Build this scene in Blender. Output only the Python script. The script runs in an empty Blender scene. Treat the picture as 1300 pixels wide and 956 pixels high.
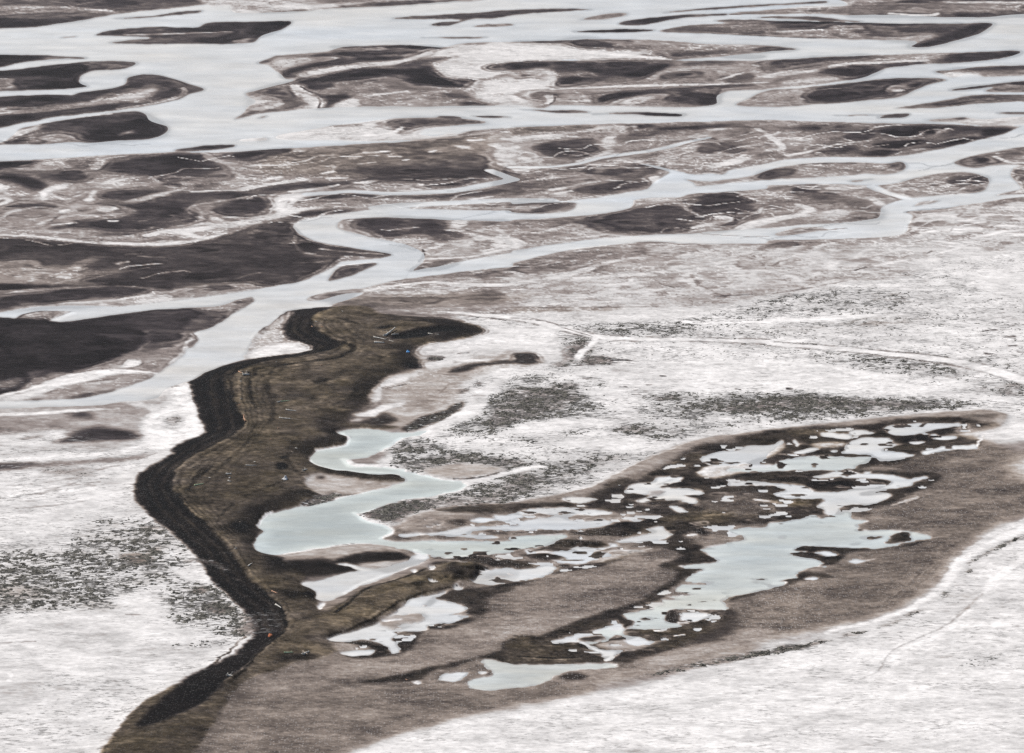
import bpy, math, random
import numpy as np
random.seed(7)
RNG = np.random.default_rng(11)

# ------------------------------------------------------------------ camera geometry (an aircraft ~660 m above the delta)
CAM_H, PITCH, HFOV = 660.0, math.radians(15.0), math.radians(20.0)
FPX = 650.0 / math.tan(HFOV / 2)          # focal length in survey units (the survey grid is 1300 x 956)
ct, st = math.cos(PITCH), math.sin(PITCH)

def ground(u, v, z=0.0):
    """survey coordinates -> point of the level plain at height z"""
    dx = (np.asarray(u, float) - 650.0) / FPX
    dy = (478.0 - np.asarray(v, float)) / FPX
    dz = dy * ct - st
    t = (CAM_H - z) / -dz
    return dx * t, (ct + dy * st) * t

def asp_of(v):
    return 1.0 / np.sin(PITCH + np.arctan((np.asarray(v, float) - 478.0) / FPX))

# ------------------------------------------------------------------ survey canvas
U0, U1, V0, V1 = -130.0, 1430.0, -34.0, 1024.0
DU, DV = 1.2, 0.96
NU, NV = int((U1 - U0) / DU) + 1, int((V1 - V0) / DV) + 1
us = U0 + DU * np.arange(NU)
vs = V0 + DV * np.arange(NV)
F32 = np.float32
CH = {k: np.zeros((NV, NU), F32) for k in 'TBSKWGHX'}   # tone, brown, dark specks, pale pebbles, water, green, height
IDM = np.zeros((NV, NU), np.int16)
IDS = [None]

def vnoise(lu, lv, seed):
    """smooth value noise on the canvas with correlation lengths in survey units"""
    r = np.random.default_rng(seed)
    nu, nv = int((U1 - U0) / lu) + 5, int((V1 - V0) / lv) + 5
    g = r.random((nv, nu)).astype(F32)
    x = (us - U0) / lu + 1; y = (vs - V0) / lv + 1
    xi = x.astype(int); yi = y.astype(int)
    fx = (x - xi).astype(F32); fy = (y - yi).astype(F32)
    fx = fx * fx * (3 - 2 * fx); fy = fy * fy * (3 - 2 * fy)
    a = g[:, xi] * (1 - fx) + g[:, xi + 1] * fx
    return (a[yi] * (1 - fy)[:, None] + a[yi + 1] * fy[:, None]) * 2 - 1

def fnoise(lv, seed, octaves=4, k=4.2, gain=0.55):
    s = 0; amp = 1.0; tot = 0
    for o in range(octaves):
        s = s + amp * vnoise(lv * k / 2 ** o, lv / 2 ** o, seed + o * 17); tot += amp; amp *= gain
    return s / tot

_tile = (0, 0)
def pts(s):
    """'x,y x,y,w @c,r ...' in quarter units of tile (c, r) of the survey -> list of (u, v, w)"""
    c, r = _tile; out = []
    for tok in s.split():
        if tok[0] == '@':
            c, r = map(int, tok[1:].split(',')); continue
        q = tok.split(',')
        w = float(q[2]) / 4 if len(q) > 2 else None
        out.append((c * 325 + float(q[0]) / 4, r * 217 + float(q[1]) / 4, w))
    return out
def tile(c, r):
    global _tile; _tile = (c, r)

def dense(p, closed, step=2.0):
    """Catmull-Rom through the points (kept tight), sampled every ~step units"""
    a = np.array(p, float); n = len(a); out = []
    rng = range(n if closed else n - 1)
    for i in rng:
        if closed:
            p0, p1, p2, p3 = a[(i - 1) % n], a[i], a[(i + 1) % n], a[(i + 2) % n]
        else:
            p0, p1, p2, p3 = a[max(i - 1, 0)], a[i], a[i + 1], a[min(i + 2, n - 1)]
        d = math.hypot(p2[0] - p1[0], p2[1] - p1[1]); k = max(2, int(d / step))
        def lim(m):                      # keep tangents from overshooting on uneven spacing
            L = np.linalg.norm(m[:2]); return m * min(1.0, d / L) if L > 1e-6 else m
        m1, m2 = lim((p2 - p0) * .5), lim((p3 - p1) * .5)
        t = (np.arange(k) / k)[:, None]
        out.append((2*t**3 - 3*t**2 + 1) * p1 + (t**3 - 2*t**2 + t) * m1 + (-2*t**3 + 3*t**2) * p2 + (t**3 - t**2) * m2)
    r = np.concatenate(out)
    return r if closed else np.vstack([r, a[-1:]])

def gk(s):
    n = max(1, int(s * 2.6)); x = np.arange(-n, n + 1); k = np.exp(-.5 * (x / max(s, .1)) ** 2); return k / k.sum()
def blur(m, su, sv):
    if su > .35:
        k = gk(su); n = len(k) // 2; mm = np.pad(m, ((0, 0), (n, n)), 'edge'); o = np.zeros_like(m)
        for i, kv in enumerate(k): o += F32(kv) * mm[:, i:i + m.shape[1]]
        m = o
    if sv > .35:
        k = gk(sv); n = len(k) // 2; mm = np.pad(m, ((n, n), (0, 0)), 'edge'); o = np.zeros_like(m)
        for i, kv in enumerate(k): o += F32(kv) * mm[i:i + m.shape[0]]
        m = o
    return m

def cover(poly, f):
    sv = f / DV; su = f * 2.6 / DU
    pad_u, pad_v = int(su * 2.7) + 3, int(sv * 2.7) + 3
    i0 = max(0, int((poly[:, 0].min() - U0) / DU) - pad_u); i1 = min(NU, int((poly[:, 0].max() - U0) / DU) + pad_u + 2)
    j0 = max(0, int((poly[:, 1].min() - V0) / DV) - pad_v); j1 = min(NV, int((poly[:, 1].max() - V0) / DV) + pad_v + 2)
    if i1 <= i0 or j1 <= j0: return None
    m = np.zeros((j1 - j0, i1 - i0), F32)
    x = (poly[:, 0] - U0) / DU; y = (poly[:, 1] - V0) / DV
    x2, y2 = np.roll(x, -1), np.roll(y, -1)
    SS = 3
    cells = np.arange(i0, i1) - .5
    for j in range(j0, j1):
        for s in range(SS):
            yy = j + (s + .5) / SS - .5
            hit = (y <= yy) != (y2 <= yy)
            if not hit.any(): continue
            xs = np.sort(x[hit] + (yy - y[hit]) / (y2[hit] - y[hit]) * (x2[hit] - x[hit]))
            row = m[j - j0]
            for a, b in zip(xs[0::2], xs[1::2]):
                row += (np.clip(b - cells, 0, 1) - np.clip(a - cells, 0, 1)).astype(F32) / SS
    return i0, i1, j0, j1, np.clip(blur(m, su, sv), 0, 1)

_wob = [None]
def paint(reg, t, o, kw, idn):
    i0, i1, j0, j1, m = reg
    sl = (slice(j0, j1), slice(i0, i1)); m = m * F32(o)
    if t is not None: kw = dict(kw, T=t)
    for k, val in kw.items():
        if k == 'H': CH[k][sl] = CH[k][sl] + m * F32(val)
        else: CH[k][sl] += (F32(val) - CH[k][sl]) * m
    if idn is not None:
        if idn not in IDS: IDS.append(idn)
        IDM[sl][m > .5] = IDS.index(idn)

def P(s, t=None, f=1.2, o=1.0, id=None, rough=.7, **kw):
    """a patch of ground (or water, W=1) of tone t with a soft edge f"""
    p = pts(s); q = dense([(a, b) for a, b, _ in p], True)
    if rough:
        k = np.arange(len(q))
        wob = sum(np.convolve(RNG.normal(0, 1, len(q) + 2 * n), np.ones(2 * n + 1) / (2 * n + 1) ** .5, 'valid') * a for n, a in ((1, .22), (3, .3), (8, .4)))
        tx = np.roll(q[:, 0], -2) - np.roll(q[:, 0], 2); ty = np.roll(q[:, 1], -2) - np.roll(q[:, 1], 2)
        L = np.hypot(tx, ty) + 1e-6
        q = q + rough * np.stack([-ty / L * wob * 1.6, tx / L * wob * .8], 1)
    r = cover(q, f)
    if r: paint(r, t, o, kw, id)

def S(s, t=None, o=1.0, id=None, wd=5, hard=.5, solid=False, **kw):
    """a winding strip; half-widths are in the foreshortened direction, the ground width is the same all round"""
    p = pts(s); ws = 1.0 if ('W' in kw or (t or 0) >= .84) else .82; q = dense([(a, b, (w if w else wd / 4) * ws) for a, b, w in p], False)
    k = float(asp_of(q[:, 1].mean())) * .72
    wm = q[:, 2].max()
    i0 = max(0, int((q[:, 0].min() - wm * k * 1.4 - U0) / DU) - 2); i1 = min(NU, int((q[:, 0].max() + wm * k * 1.4 - U0) / DU) + 3)
    j0 = max(0, int((q[:, 1].min() - wm * 1.4 - V0) / DV) - 2); j1 = min(NV, int((q[:, 1].max() + wm * 1.4 - V0) / DV) + 3)
    if i1 <= i0 or j1 <= j0: return
    X, Y = np.meshgrid(us[i0:i1], vs[j0:j1])
    Y = Y + NZ1[j0:j1, i0:i1] * .8
    best = np.full(X.shape, 9.0)
    wvar = 1 + .55 * NZ3[j0:j1, i0:i1] + .25 * NZ2[j0:j1, i0:i1]      # strips swell and pinch
    seg = range(len(q) - 1)
    for i in seg:
        a, b = q[i], q[i + 1]; w = (a[2] + b[2]) / 2
        R = w * 1.5 * k + 3; Rv = w * 1.5 + 3
        x0 = max(i0, int((min(a[0], b[0]) - R - U0) / DU)) - i0; x1 = min(i1, int((max(a[0], b[0]) + R - U0) / DU) + 2) - i0
        y0 = max(j0, int((min(a[1], b[1]) - Rv - V0) / DV)) - j0; y1 = min(j1, int((max(a[1], b[1]) + Rv - V0) / DV) + 2) - j0
        if x1 <= x0 or y1 <= y0: continue
        ax, ay = a[0] / k, a[1]; ex, ey = b[0] / k - ax, b[1] - ay
        px, py = X[y0:y1, x0:x1] / k - ax, Y[y0:y1, x0:x1] - ay
        tt = np.clip((px * ex + py * ey) / (ex * ex + ey * ey + 1e-9), 0, 1)
        d = np.hypot(px - tt * ex, py - tt * ey) / np.maximum(.35, a[2] + (b[2] - a[2]) * tt)
        np.minimum(best[y0:y1, x0:x1], d, out=best[y0:y1, x0:x1])
    e = np.clip((1.35 - best) / (1.35 - hard), 0, 1); m = (e * e * (3 - 2 * e)).astype(F32)
    if 'W' not in kw:                                                  # dry strips are patchy
        m = m * (1 if solid else np.clip(.95 + 1.3 * NZ4[j0:j1, i0:i1], .65 if (t or 0) >= .84 else .35, 1))
    paint((i0, i1, j0, j1, m), t, o, kw, id)

NZ4 = fnoise(6, 404, 4, 5.0)
NZ3 = fnoise(5, 303, 3, 4.0)
NZ1 = fnoise(9, 101, 4)
NZ2 = fnoise(22, 202, 4)

def W(s, t=.86, f=.6, **kw):
    y = pts(s)[0][1]
    P(s, t, f, W=1, S=0, K=0, B=0, rough=.6 if y < 430 else 1.5, **kw)
def L(s, t=.6, f=.8, **kw): P(s, t, f, W=0, G=0, **kw)
def D(s, t=.3, f=1.4, **kw): P(s, t, f, **kw)
# ------------------------------------------------------------------ the survey: what lies where (tones are how light the sediment is)
CH['T'][:] = .86; CH['W'][:] = 1
FLAT, MARSH, LMARSH, RMARSH, SPIT, PANS, FORE = 'flat', 'marsh', 'lmarsh', 'rmarsh', 'spit', 'pans', 'fore'
# ---- far reach, first tile
tile(0, 0)
L("-600,-200 1110,-200 1110,0 1060,20 1000,30 900,40 760,52 620,68 500,88 400,105 200,135 0,146 -200,150 -600,160", .42, id='far_bank')
D("-300,88 0,92 100,105 300,108 450,92 520,80 400,105 200,130 0,142 -300,148", .27)
P("-300,45 0,42 200,38 420,42 560,56 440,66 200,64 0,75 -300,80", .55, f=2.5)
S("-200,42,8 200,38,8 400,42,7 560,58,5", .66)
D("-300,5 200,10 600,0 1000,-20 900,20 600,40 300,28", .38)
L("1060,20 1120,-40 1500,-40 1400,10 1250,16 1150,28 1080,36", .74)
L("580,95 760,80 900,62 1030,52 1010,66 900,76 760,90 650,94", .33, id='long thin dark sandbar off the far left bank')
L("480,180 520,160 640,145 800,136 1000,138 1040,120 1100,110 1300,107 1470,106 1482,118 1425,150 1330,185 1300,215 1200,222 900,224 700,224 540,218 640,205 760,192 600,182", .34, id='dark spindle-shaped sandbar in the far wide channel, forked at its left end')
S("640,178,5 800,176,7 1000,170,4 1180,162,3", .68); D("560,216 720,198 900,200 800,215", .48)
D("1000,212 1200,170 1400,112 1475,112 1420,150 1320,188 1200,220", .25); D("820,150 1200,140 1300,150 1000,160", .28)
P("1150,216 1220,205 1290,188 1240,216", .86)
L("300,192 350,184 395,182 380,190 320,194", .5)
L("-400,278 0,278 200,280 350,287 440,292 430,298 300,300 150,312 60,330 0,345 -400,350", .3, id='upper dark sandbar cut by the left edge of the view')
D("-400,280 100,282 200,290 60,310 -400,320", .22); D("250,290 440,292 420,298 220,304", .5)
L("-400,360 0,358 150,345 300,325 420,312 560,310 690,318 660,340 600,352 480,360 420,380 400,410 420,430 450,440 300,455 100,462 0,464 -400,466", .31, id='two-pronged dark sandbar below the upper one, with a tan middle')
P("-100,405 120,395 240,385 200,400 60,415 100,440 0,455 -100,456", .56, f=2.2); D("420,318 690,318 600,350 440,350", .42)
D("-200,372 200,360 430,350 400,372 200,385 0,392", .24); D("60,425 300,405 440,436 300,448 120,440", .24)
L("-400,505 0,490 200,482 370,480 400,470 560,450 640,425 650,395 720,380 800,380 860,392 940,420 1040,455 960,480 920,500 860,515 740,540 680,548 560,565 420,580 250,598 180,615 100,628 0,650 -400,690", .35, id='large teardrop sandbar at left with tan swirls and a pointed right tip')
P("320,490 480,510 640,470 760,440 800,450 780,480 700,520 640,520 500,545 300,570 100,585 0,590 -300,595 -300,550 0,545 200,545 400,520", .64, f=1.8)
D("-300,520 0,510 200,490 330,490 470,510 400,520 200,530 0,545 -300,560", .27); D("-300,600 0,590 200,575 400,545 640,520 660,530 560,550 400,570 200,595 100,615 0,640 -300,670", .24)
D("380,485 500,460 640,440 780,440 600,460 480,500", .3); D("800,430 880,440 940,465 900,490 800,510 780,500 820,470", .29); D("660,395 720,382 800,382 920,420 1030,452 960,460 860,420 740,412", .38)
S("930,450,4 940,470,5 900,495,5 760,530,5 600,552,4", .64); S("480,515,5 560,480,6 640,500,6 780,455,5", .74)
S("30,560,2 120,556,3 200,550,2", .3)
L("-400,750 0,725 60,690 100,655 200,630 250,620 400,600 560,575 700,565 740,580 760,610 800,625 850,640 848,665 810,690 740,708 600,715 480,724 380,720 200,733 0,738", .37, id='rounded dark sandbar at left with a tiny pale pool near its blunt right end')
P("60,695 70,670 140,655 200,630 190,660 110,685 20,722 -40,726", .87); P("100,720 200,690 300,680 420,712 250,725", .6, f=3)
D("560,640 740,580 800,625 848,650 820,690 730,705 600,715 430,722 450,690 430,660", .27, f=2.5); P("600,690 640,672 690,668 640,684", .88); D("300,640 480,600 600,600 480,650 380,665", .34)
S("0,718,3 60,724,3 200,732,3", .25); S("250,612,3 400,592,4 560,578,4", .82)
# ---- far reach, second tile
tile(1, 0)
L("-300,-200 1500,-200 1160,0 1000,8 800,22 600,35 400,44 200,58 0,66 -120,62 -140,20 -300,0", .7, id='far_bank')
D("0,66 200,52 350,42 450,30 600,15 750,5 1160,-6 1000,8 800,22 600,35 400,44 200,60", .29, f=1.2); P("60,45 150,25 260,30 180,48", .86); D("300,0 700,-10 500,14 380,18", .5)
L("690,95 760,85 900,75 1100,65 1300,52 1500,43 1700,48 1600,56 1400,68 1300,78 1200,95 1100,98 1020,120 960,132 880,128 930,112 1040,103 900,98 760,98", .36, id='long slim dark sandbar with a hooked underside in the far middle channel')
L("1100,135 1150,123 1300,120 1320,130 1200,138", .5)
L("830,190 1000,188 1100,185 1190,188 1100,197 980,196", .42, id='thin dark sandbar, a sliver in mid-channel above the pale shoal')
# island complex
L("10,320 70,295 100,282 350,262 420,240 560,232 760,228 960,240 1040,220 1300,212 1500,206 1700,198 1940,200 2100,206 2300,222 2600,232 2760,250 2600,262 2300,292 2060,305 1800,312 1500,318 1500,535 1300,535 900,540 510,543 380,548 300,552 100,570 0,582 -110,608 -70,578 -50,545 0,515 -60,478 0,460 200,405 150,400 130,378 90,355 60,330", .57, id='mid_island')
P("940,250 1300,222 1800,235 2060,300 1500,312 1300,320 1060,330 960,320 900,350 880,300", .82, f=2.5)
D("80,292 250,285 400,270 600,262 860,268 700,280 450,285 250,292 100,292", .26, f=1.3); D("130,378 180,350 280,325 420,305 600,290 760,290 700,305 560,315 400,335 300,345 220,365 160,398", .27, f=1.5)
P("90,300 260,295 300,310 180,340 130,355 80,325", .72, f=1.6); D("380,238 560,232 880,232 960,245 850,254 640,244 520,241", .27, f=1); D("10,320 70,298 110,288 60,316", .3, f=1)
D("680,338 850,300 1000,288 1040,295 900,322 860,342", .34)
D("200,415 330,390 480,355 600,345 750,350 900,338 920,360 980,400 1060,440 960,445 800,430 740,410 740,385 600,395 480,412 360,425 240,430", .25); D("840,350 900,342 960,400 1050,440 960,442 860,420", .21); D("350,420 420,375 600,360 720,372 600,392 450,412", .22)
P("360,424 480,412 600,395 740,382 740,430 500,455 300,462", .53, f=2.2); D("240,435 400,432 340,450 270,460 240,448", .25, f=1.2); D("300,490 400,485 480,490 440,510 380,545 300,550 320,520", .25, f=1.2)
P("-10,460 200,410 190,440 240,490 250,510 220,540 100,555 0,500 -40,478", .42, f=2); P("-20,490 80,500 160,540 40,560 -50,548", .74, f=2); D("-100,606 -60,580 100,556 220,545 100,568 0,580", .42, f=1)
S("205,440,8 240,480,10 300,510,12 300,540,11 230,552,8", .9); S("225,440,2 290,480,2 325,515,2 318,548,2", .3)
P("510,540 520,500 700,480 900,455 1060,455 1100,500 1040,540", .57, f=2.5); S("560,490,5 760,465,5", .82); P("380,545 430,520 505,500 510,542", .86, f=1)
S("700,520,4 900,490,4 1000,500,3", .5)
D("940,480 1050,478 1100,490 1050,505 960,490", .32); D("1040,520 1200,530 1300,530 1100,540 1040,538", .3, f=1.4)
P("900,350 960,330 1040,300 1300,290 1300,350 1100,420 1000,410", .8, f=2.2); D("980,405 1100,405 1180,425 1240,440 1150,442 1040,425", .33, f=1.2); D("1130,350 1200,330 1300,320 1400,330 1330,350 1240,365", .4)
P("1100,470 1180,455 1260,480 1400,500 1400,535 1200,530", .84, f=2.5); S("240,384,8 400,352,9 560,332,8 700,318,7 900,270,5", .86)
# shoal in the middle channel
L("5,600 60,588 40,598", .4)
L("100,690 200,670 380,640 560,620 700,602 900,598 1080,605 1180,622 1000,640 860,660 820,690 720,712 600,718 400,712 200,712 100,705", .76, id='broad pale shoal in the middle channel with dark patches along its upper side')
D("600,642 660,620 760,602 900,598 1070,605 1180,622 1100,632 900,640 780,665 720,685 700,660 640,670 700,640", .42, f=1.6); D("380,640 560,630 540,640 400,645", .4, f=1); S("560,690,5 700,675,4 740,650,3", .88)
L("920,592 1000,588 1060,600 960,603", .33, f=.8); L("1090,590 1200,588 1290,595 1180,598", .3)
L("1020,685 1100,665 1260,648 1270,655 1150,672 1060,692", .46); L("720,708 820,680 900,690 1000,672 1030,690 900,705", .78, f=2)
L("-120,712 -60,705 60,700 60,712 -40,718", .6, f=1.5)
# ---- far reach, third tile
tile(2, 0)
L("340,100 420,80 520,66 590,68 560,85 450,98", .46, f=1.2, id='small dark leaf-shaped sandbar right of the hooked one')
L("760,66 900,48 1100,32 1300,20 1600,5 1600,16 1300,32 1100,44 900,58", .32, id='thin dark sandbar sloping up to the right across the far right channel')
L("535,122 570,108 700,90 850,76 1000,72 1100,68 1090,78 900,90 780,105 700,122 600,130", .31, id='dark comma-shaped sandbar with a rounded left end')
S("1120,74,4 1300,66,4 1500,60,3", .46, W=0); L("1020,105 1100,98 1250,100 1300,108 1150,116", .4)
L("310,160 450,152 600,146 730,152 650,163 450,166", .22, id='short black sliver of sand in the far right channel')
D("270,205 400,198 560,230 720,248 560,262 380,250 300,235", .32, f=2.5); D("0,211 180,207 300,205 260,214 120,218", .3, f=1); D("300,205 560,200 640,206 500,222", .45)
P("700,230 860,222 1300,236 1460,250 1100,256 800,258", .6, f=2.5); D("630,285 760,268 960,260 1300,245 1300,262 1000,280 830,298 700,292", .4, f=1.6); D("1050,290 1300,284 1250,296", .42)
D("1280,238 1380,240 1450,252 1300,262", .34, f=1.2)
S("0,235,4 300,262,5 600,286,5 800,302,4", .9)
# far right bars
tile(3, 0)
L("-300,-200 1700,-200 1700,75 1300,72 1050,88 860,84 600,76 400,78 300,70 0,72 -200,68 0,50 200,32 400,14", .5, id='far_bank2')
P("-100,40 200,30 400,8 700,4 780,12 500,22 300,38 100,46", .84, f=1.4); D("400,20 780,0 1000,6 1300,-4 1300,10 900,14 600,20", .3, f=1.2); D("400,80 700,62 900,70 1300,66 1600,66 1600,76 1000,90 600,84", .32, f=1.6)
P("760,5 900,10 1300,12 1600,14 1600,20 1000,18", .86, f=.8); P("300,45 800,28 1200,35 1000,55 500,60", .55, f=3); S("620,70,3 840,78,4 860,70,3", .88)
L("-560,160 -420,132 -250,118 0,106 200,108 480,118 800,119 1000,119 1145,117 1110,150 1050,180 920,215 800,240 720,238 760,215 700,205 460,202 240,196 0,186 -280,172", .46, id='large brown-grey island in the far right channel with a swept dark right tip')
D("-10,106 300,108 500,116 800,121 1000,120 700,130 400,124 0,117", .21, f=1); D("715,236 800,205 900,180 1000,135 1140,119 1050,178 920,215 800,240", .26, f=2); D("700,150 900,126 1000,130 900,165 760,180", .38)
D("0,140 200,128 350,135 200,150", .36); S("0,165,5 200,158,5 480,146,4", .62); P("560,205 700,190 820,170 860,185 760,215", .66, f=2); S("-280,171,2 0,186,2 240,196,2", .26)
L("-60,90 60,82 240,86 380,100 480,110 300,106 100,96", .38)
# big right landmass J
tile(2, 0)
L("60,420 120,330 200,312 400,308 640,305 860,308 1200,308 1300,304 1600,290 1900,278 2200,270 2540,257 2585,265 2500,295 2300,318 2100,325 1940,340 1880,355 1780,395 1680,410 1540,430 1300,450 1270,455 1150,460 1070,470 1040,490 1040,530 860,545 560,540 200,534 120,528 80,480", .54, id='mid_island')
D("-20,320 160,316 200,335 120,345 0,352", .24, f=1.5); D("200,316 330,315 300,332 240,335", .27, f=1.2); D("210,345 400,312 640,305 860,310 800,340 700,380 560,395 480,390 380,370 200,365", .35, f=2.2); D("560,385 640,365 720,335 800,325 720,375 660,395", .23); D("190,412 250,395 380,392 470,400 380,418 230,437 200,432", .26, f=1.5)
P("-200,425 -60,395 100,360 200,362 205,440 100,470 40,500 60,534 -40,532 -90,505 -150,478", .74, f=2); S("-100,470,9 60,450,8 200,452,5", .86); S("100,365,5 190,370,7 200,400,6 190,440,5", .82); S("0,490,5 60,522,4", .9)
D("20,380 100,372 120,385 40,400", .5)
D("860,320 1000,312 1150,318 1050,330 900,340", .33); D("780,372 900,358 1030,360 960,378 850,392 760,395", .35); P("680,408 740,370 860,345 1050,340 800,368 740,402", .66, f=1.4); D("1060,387 1150,378 1240,385 1180,410 1100,415", .33)
P("900,345 1150,330 1300,345 1250,375 1050,380", .58, f=2); S("1060,405,4 1160,375,3 1250,365,3", .8)
S("200,456,3 400,446,4 620,438,5 900,432,5 1080,428,4 1300,420,3", .84); D("420,505 560,468 760,455 1000,440 1250,420 1050,450 860,470 700,480 560,510 440,530", .27, f=1.6); D("700,495 860,470 1060,462 1040,485 1035,525 900,538 820,515", .36, f=2); D("960,490 1040,470 1036,528 960,530", .27)
P("480,532 600,500 800,480 700,515", .74, f=1.4); S("190,490,7 200,510,5 180,528,4", .92); S("215,480,2 215,515,2 190,532,2", .35)
tile(3, 0)
D("-60,320 300,290 500,282 540,295 350,310 100,325", .27, f=1.8); D("-60,340 200,325 360,320 200,350 0,365", .43); S("0,390,9 120,372,9 240,362,7 360,332,7 540,320,6 800,306,5", .85); D("920,275 1240,258 1285,265 1200,295 1050,312 850,322 830,315 900,300", .33, f=1.5); D("1180,262 1280,262 1240,285", .27)
D("400,335 550,328 830,318 640,340 560,345 450,345", .3, f=1.2); D("240,368 300,348 450,345 580,345 570,362 500,382 380,388 260,374", .31, f=1.4); D("370,410 480,382 545,375 480,397", .3, f=1.2); P("60,432 200,395 360,400 200,422", .8, f=1.6); D("0,412 60,405 50,430 0,437", .45); P("600,290 800,280 860,290 800,305 650,300", .66, f=1.6)
L("-160,535 -100,500 0,460 120,450 240,440 500,410 640,398 760,395 860,395 915,408 820,430 740,460 690,488 640,500 500,510 400,520 200,535 0,542", .5, id='big dark wedge-shaped island at right between two pale branches')
D("240,445 500,412 660,398 850,395 760,410 680,425 640,440 600,465 640,485 500,505 300,520 190,500 180,480 220,460", .33); D("200,490 400,482 400,510 240,520", .26); S("640,440,7 650,465,8 700,458,5", .7); D("690,485 740,455 820,425 910,408 800,412 740,430", .34, f=1.4); P("-140,532 -80,500 0,465 160,452 200,470 120,500 160,530", .6, f=2); D("-10,516 60,514 40,526", .33); S("120,500,3 240,460,3 400,450,2", .5)
L("835,362 920,355 1100,338 1300,332 1600,328 1600,380 1300,385 1100,392 1080,385 1000,378 940,395 880,375", .56, id='pale-bellied sandbar with a dark ragged top, touching the right edge of the view')
D("850,364 1000,345 1300,335 1500,333 1400,350 1100,362 950,355 870,374", .33, f=1.4); P("890,385 980,370 1080,380 1000,396", .9)
L("920,458 1000,445 1200,420 1300,410 1600,405 1600,470 1300,470 1100,466 1150,442 1000,457", .5, id='slim dark-edged sandbar below the pale-bellied one at the right edge')
D("920,458 1000,440 1150,428 1200,432 1050,455", .33, f=1.2); D("1200,420 1400,410 1500,430 1250,432", .36, f=1.4)
L("640,550 800,525 950,500 1050,482 1300,480 1600,478 1600,515 1200,520 1000,535 850,548", .5, id='long brown sandbar reaching the right edge, pointed on its left')
D("1000,490 1300,483 1200,500 1050,502", .35); D("780,532 900,520 1000,528 860,538", .36)
L("310,585 560,580 700,575 725,580 700,595 600,600 555,597 600,587 400,590", .42, id='small sliver sandbar alone in the pale right channel'); D("560,596 620,582 720,578 700,594 610,600", .34, f=.8)
L("1160,573 1250,568 1600,566 1600,582 1250,579", .36)
L("800,612 960,598 1005,597 1100,605 1300,592 1600,580 1600,618 1300,632 1120,638 900,618", .72, f=1.4); D("930,602 1005,597 1000,608 960,608", .34, f=.8); D("800,612 960,602 900,612", .5)
tile(2, 0)
L("40,555 200,560 320,560 400,570 300,576 150,566", .38, id='thin dark sliver in the middle channel under the large right island'); L("410,580 600,570 880,580 860,591 700,588 620,581", .4, id='thin dark streak of sand with a broader right half in the middle channel'); D("660,572 880,580 850,590 700,586", .33, f=.8)
# ---- the whole plain this side of the middle channel
tile(0, 0)
L("-700,850 -300,828 0,820 250,805 500,790 750,778 900,770 1040,775 1300,765 1480,752 1720,738 1900,728 2020,722 2180,710 2300,695 2450,680 2600,648 2800,640 2950,632 3100,628 3240,625 3400,622 3600,618 3730,612 3900,610 4100,615 4300,622 4600,627 4800,632 5000,640 5500,640 6000,640 6000,4300 -700,4300", .565, id=FLAT)
L("880,764 1000,745 1100,735 1200,735 1190,746 1050,764", .34, id=FLAT); P("1180,712 1300,700 1300,730 1190,735", .84)
D("-60,825 100,822 190,826 100,850 0,862 -60,862", .23); D("520,830 700,800 900,785 1040,785 1120,840 1140,868 1000,892 700,897 520,880 500,850", .35, f=2.2); D("800,802 1000,790 1060,830 900,845", .28)
D("0,880 130,870 250,880 160,892 20,892", .42)
S("290,815,8 340,845,8 420,880,8 490,920,7", .68); S("520,820,9 500,850,8 430,870,6", .74); D("1090,802 1200,775 1300,768 1480,768 1480,830 1300,832 1180,815 1100,806", .37); S("1040,780,8 1080,810,8 1200,840,8 1300,850,8", .68); D("1290,768 1480,752 1480,770 1360,785", .3, f=1.2)
D("320,812 460,808 470,840 400,862 350,830", .45)
tile(1, 0)
P("60,785 400,745 900,712 1250,682 1200,740 1180,800 1250,880 700,900 0,880", .5, f=3, B=.25); D("380,880 600,845 900,820 1160,790 1210,868 900,900", .37, f=3, B=.1); S("380,850,9 520,790,8 600,780,6", .66); D("0,770 180,756 180,770 60,788 -60,790", .32, f=1.2)
S("560,778,4 670,770,4", .9); S("680,796,3 730,797,4", .9); P("1000,742 1090,746 1095,757 1020,750", .92); S("1085,715,4 1145,711,4", .9); S("890,775,4 910,768,3", .88); S("750,815,3 770,812,3", .88); S("520,835,3 600,828,3", .85)
P("1200,700 1400,680 1600,690 1500,740 1400,868 1250,868 1190,800", .68, f=3); S("1200,735,6 1260,755,5 1320,750,5", .9)
tile(2, 0)
D("0,650 200,640 350,640 450,650 200,668 0,690", .46, B=.2); D("580,642 700,632 720,650 640,656", .33, f=1.4); D("720,658 900,640 1130,632 1050,650 850,664", .3, f=1.4); S("0,705,8 200,692,8 330,697,6", .76); D("100,748 200,720 400,705 440,720 450,760 380,800 260,800 160,790 120,765", .38); P("450,710 540,690 520,740 500,770 460,760", .78, f=1.5); S("350,672,8 480,650,8 620,645,6", .74); D("530,705 640,672 800,662 830,672 700,700 690,725 560,740 530,722", .37, f=1.6)
S("-10,850,5 160,848,5 340,830,5 450,800,5 560,785,6 680,770,6 800,745,6 900,720,5 1000,700,4", .85, W=1); S("330,820,3 450,788,4 500,770,6", .9)
D("920,710 1000,700 1050,705 980,716", .33, f=1.2); D("1080,690 1160,685 1150,698", .33, f=1); D("940,762 1000,735 1080,722 1160,720 1170,760 1120,785 1100,770 960,782", .38); S("1030,845,11 1150,815,11 1220,780,9 1265,780,6", .9); S("1170,840,5 1190,820,5", .5)
S("1000,660,6 1150,655,9 1300,640,8", .82); P("1180,630 1300,625 1500,640 1400,660 1250,665", .7, f=2)
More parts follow.
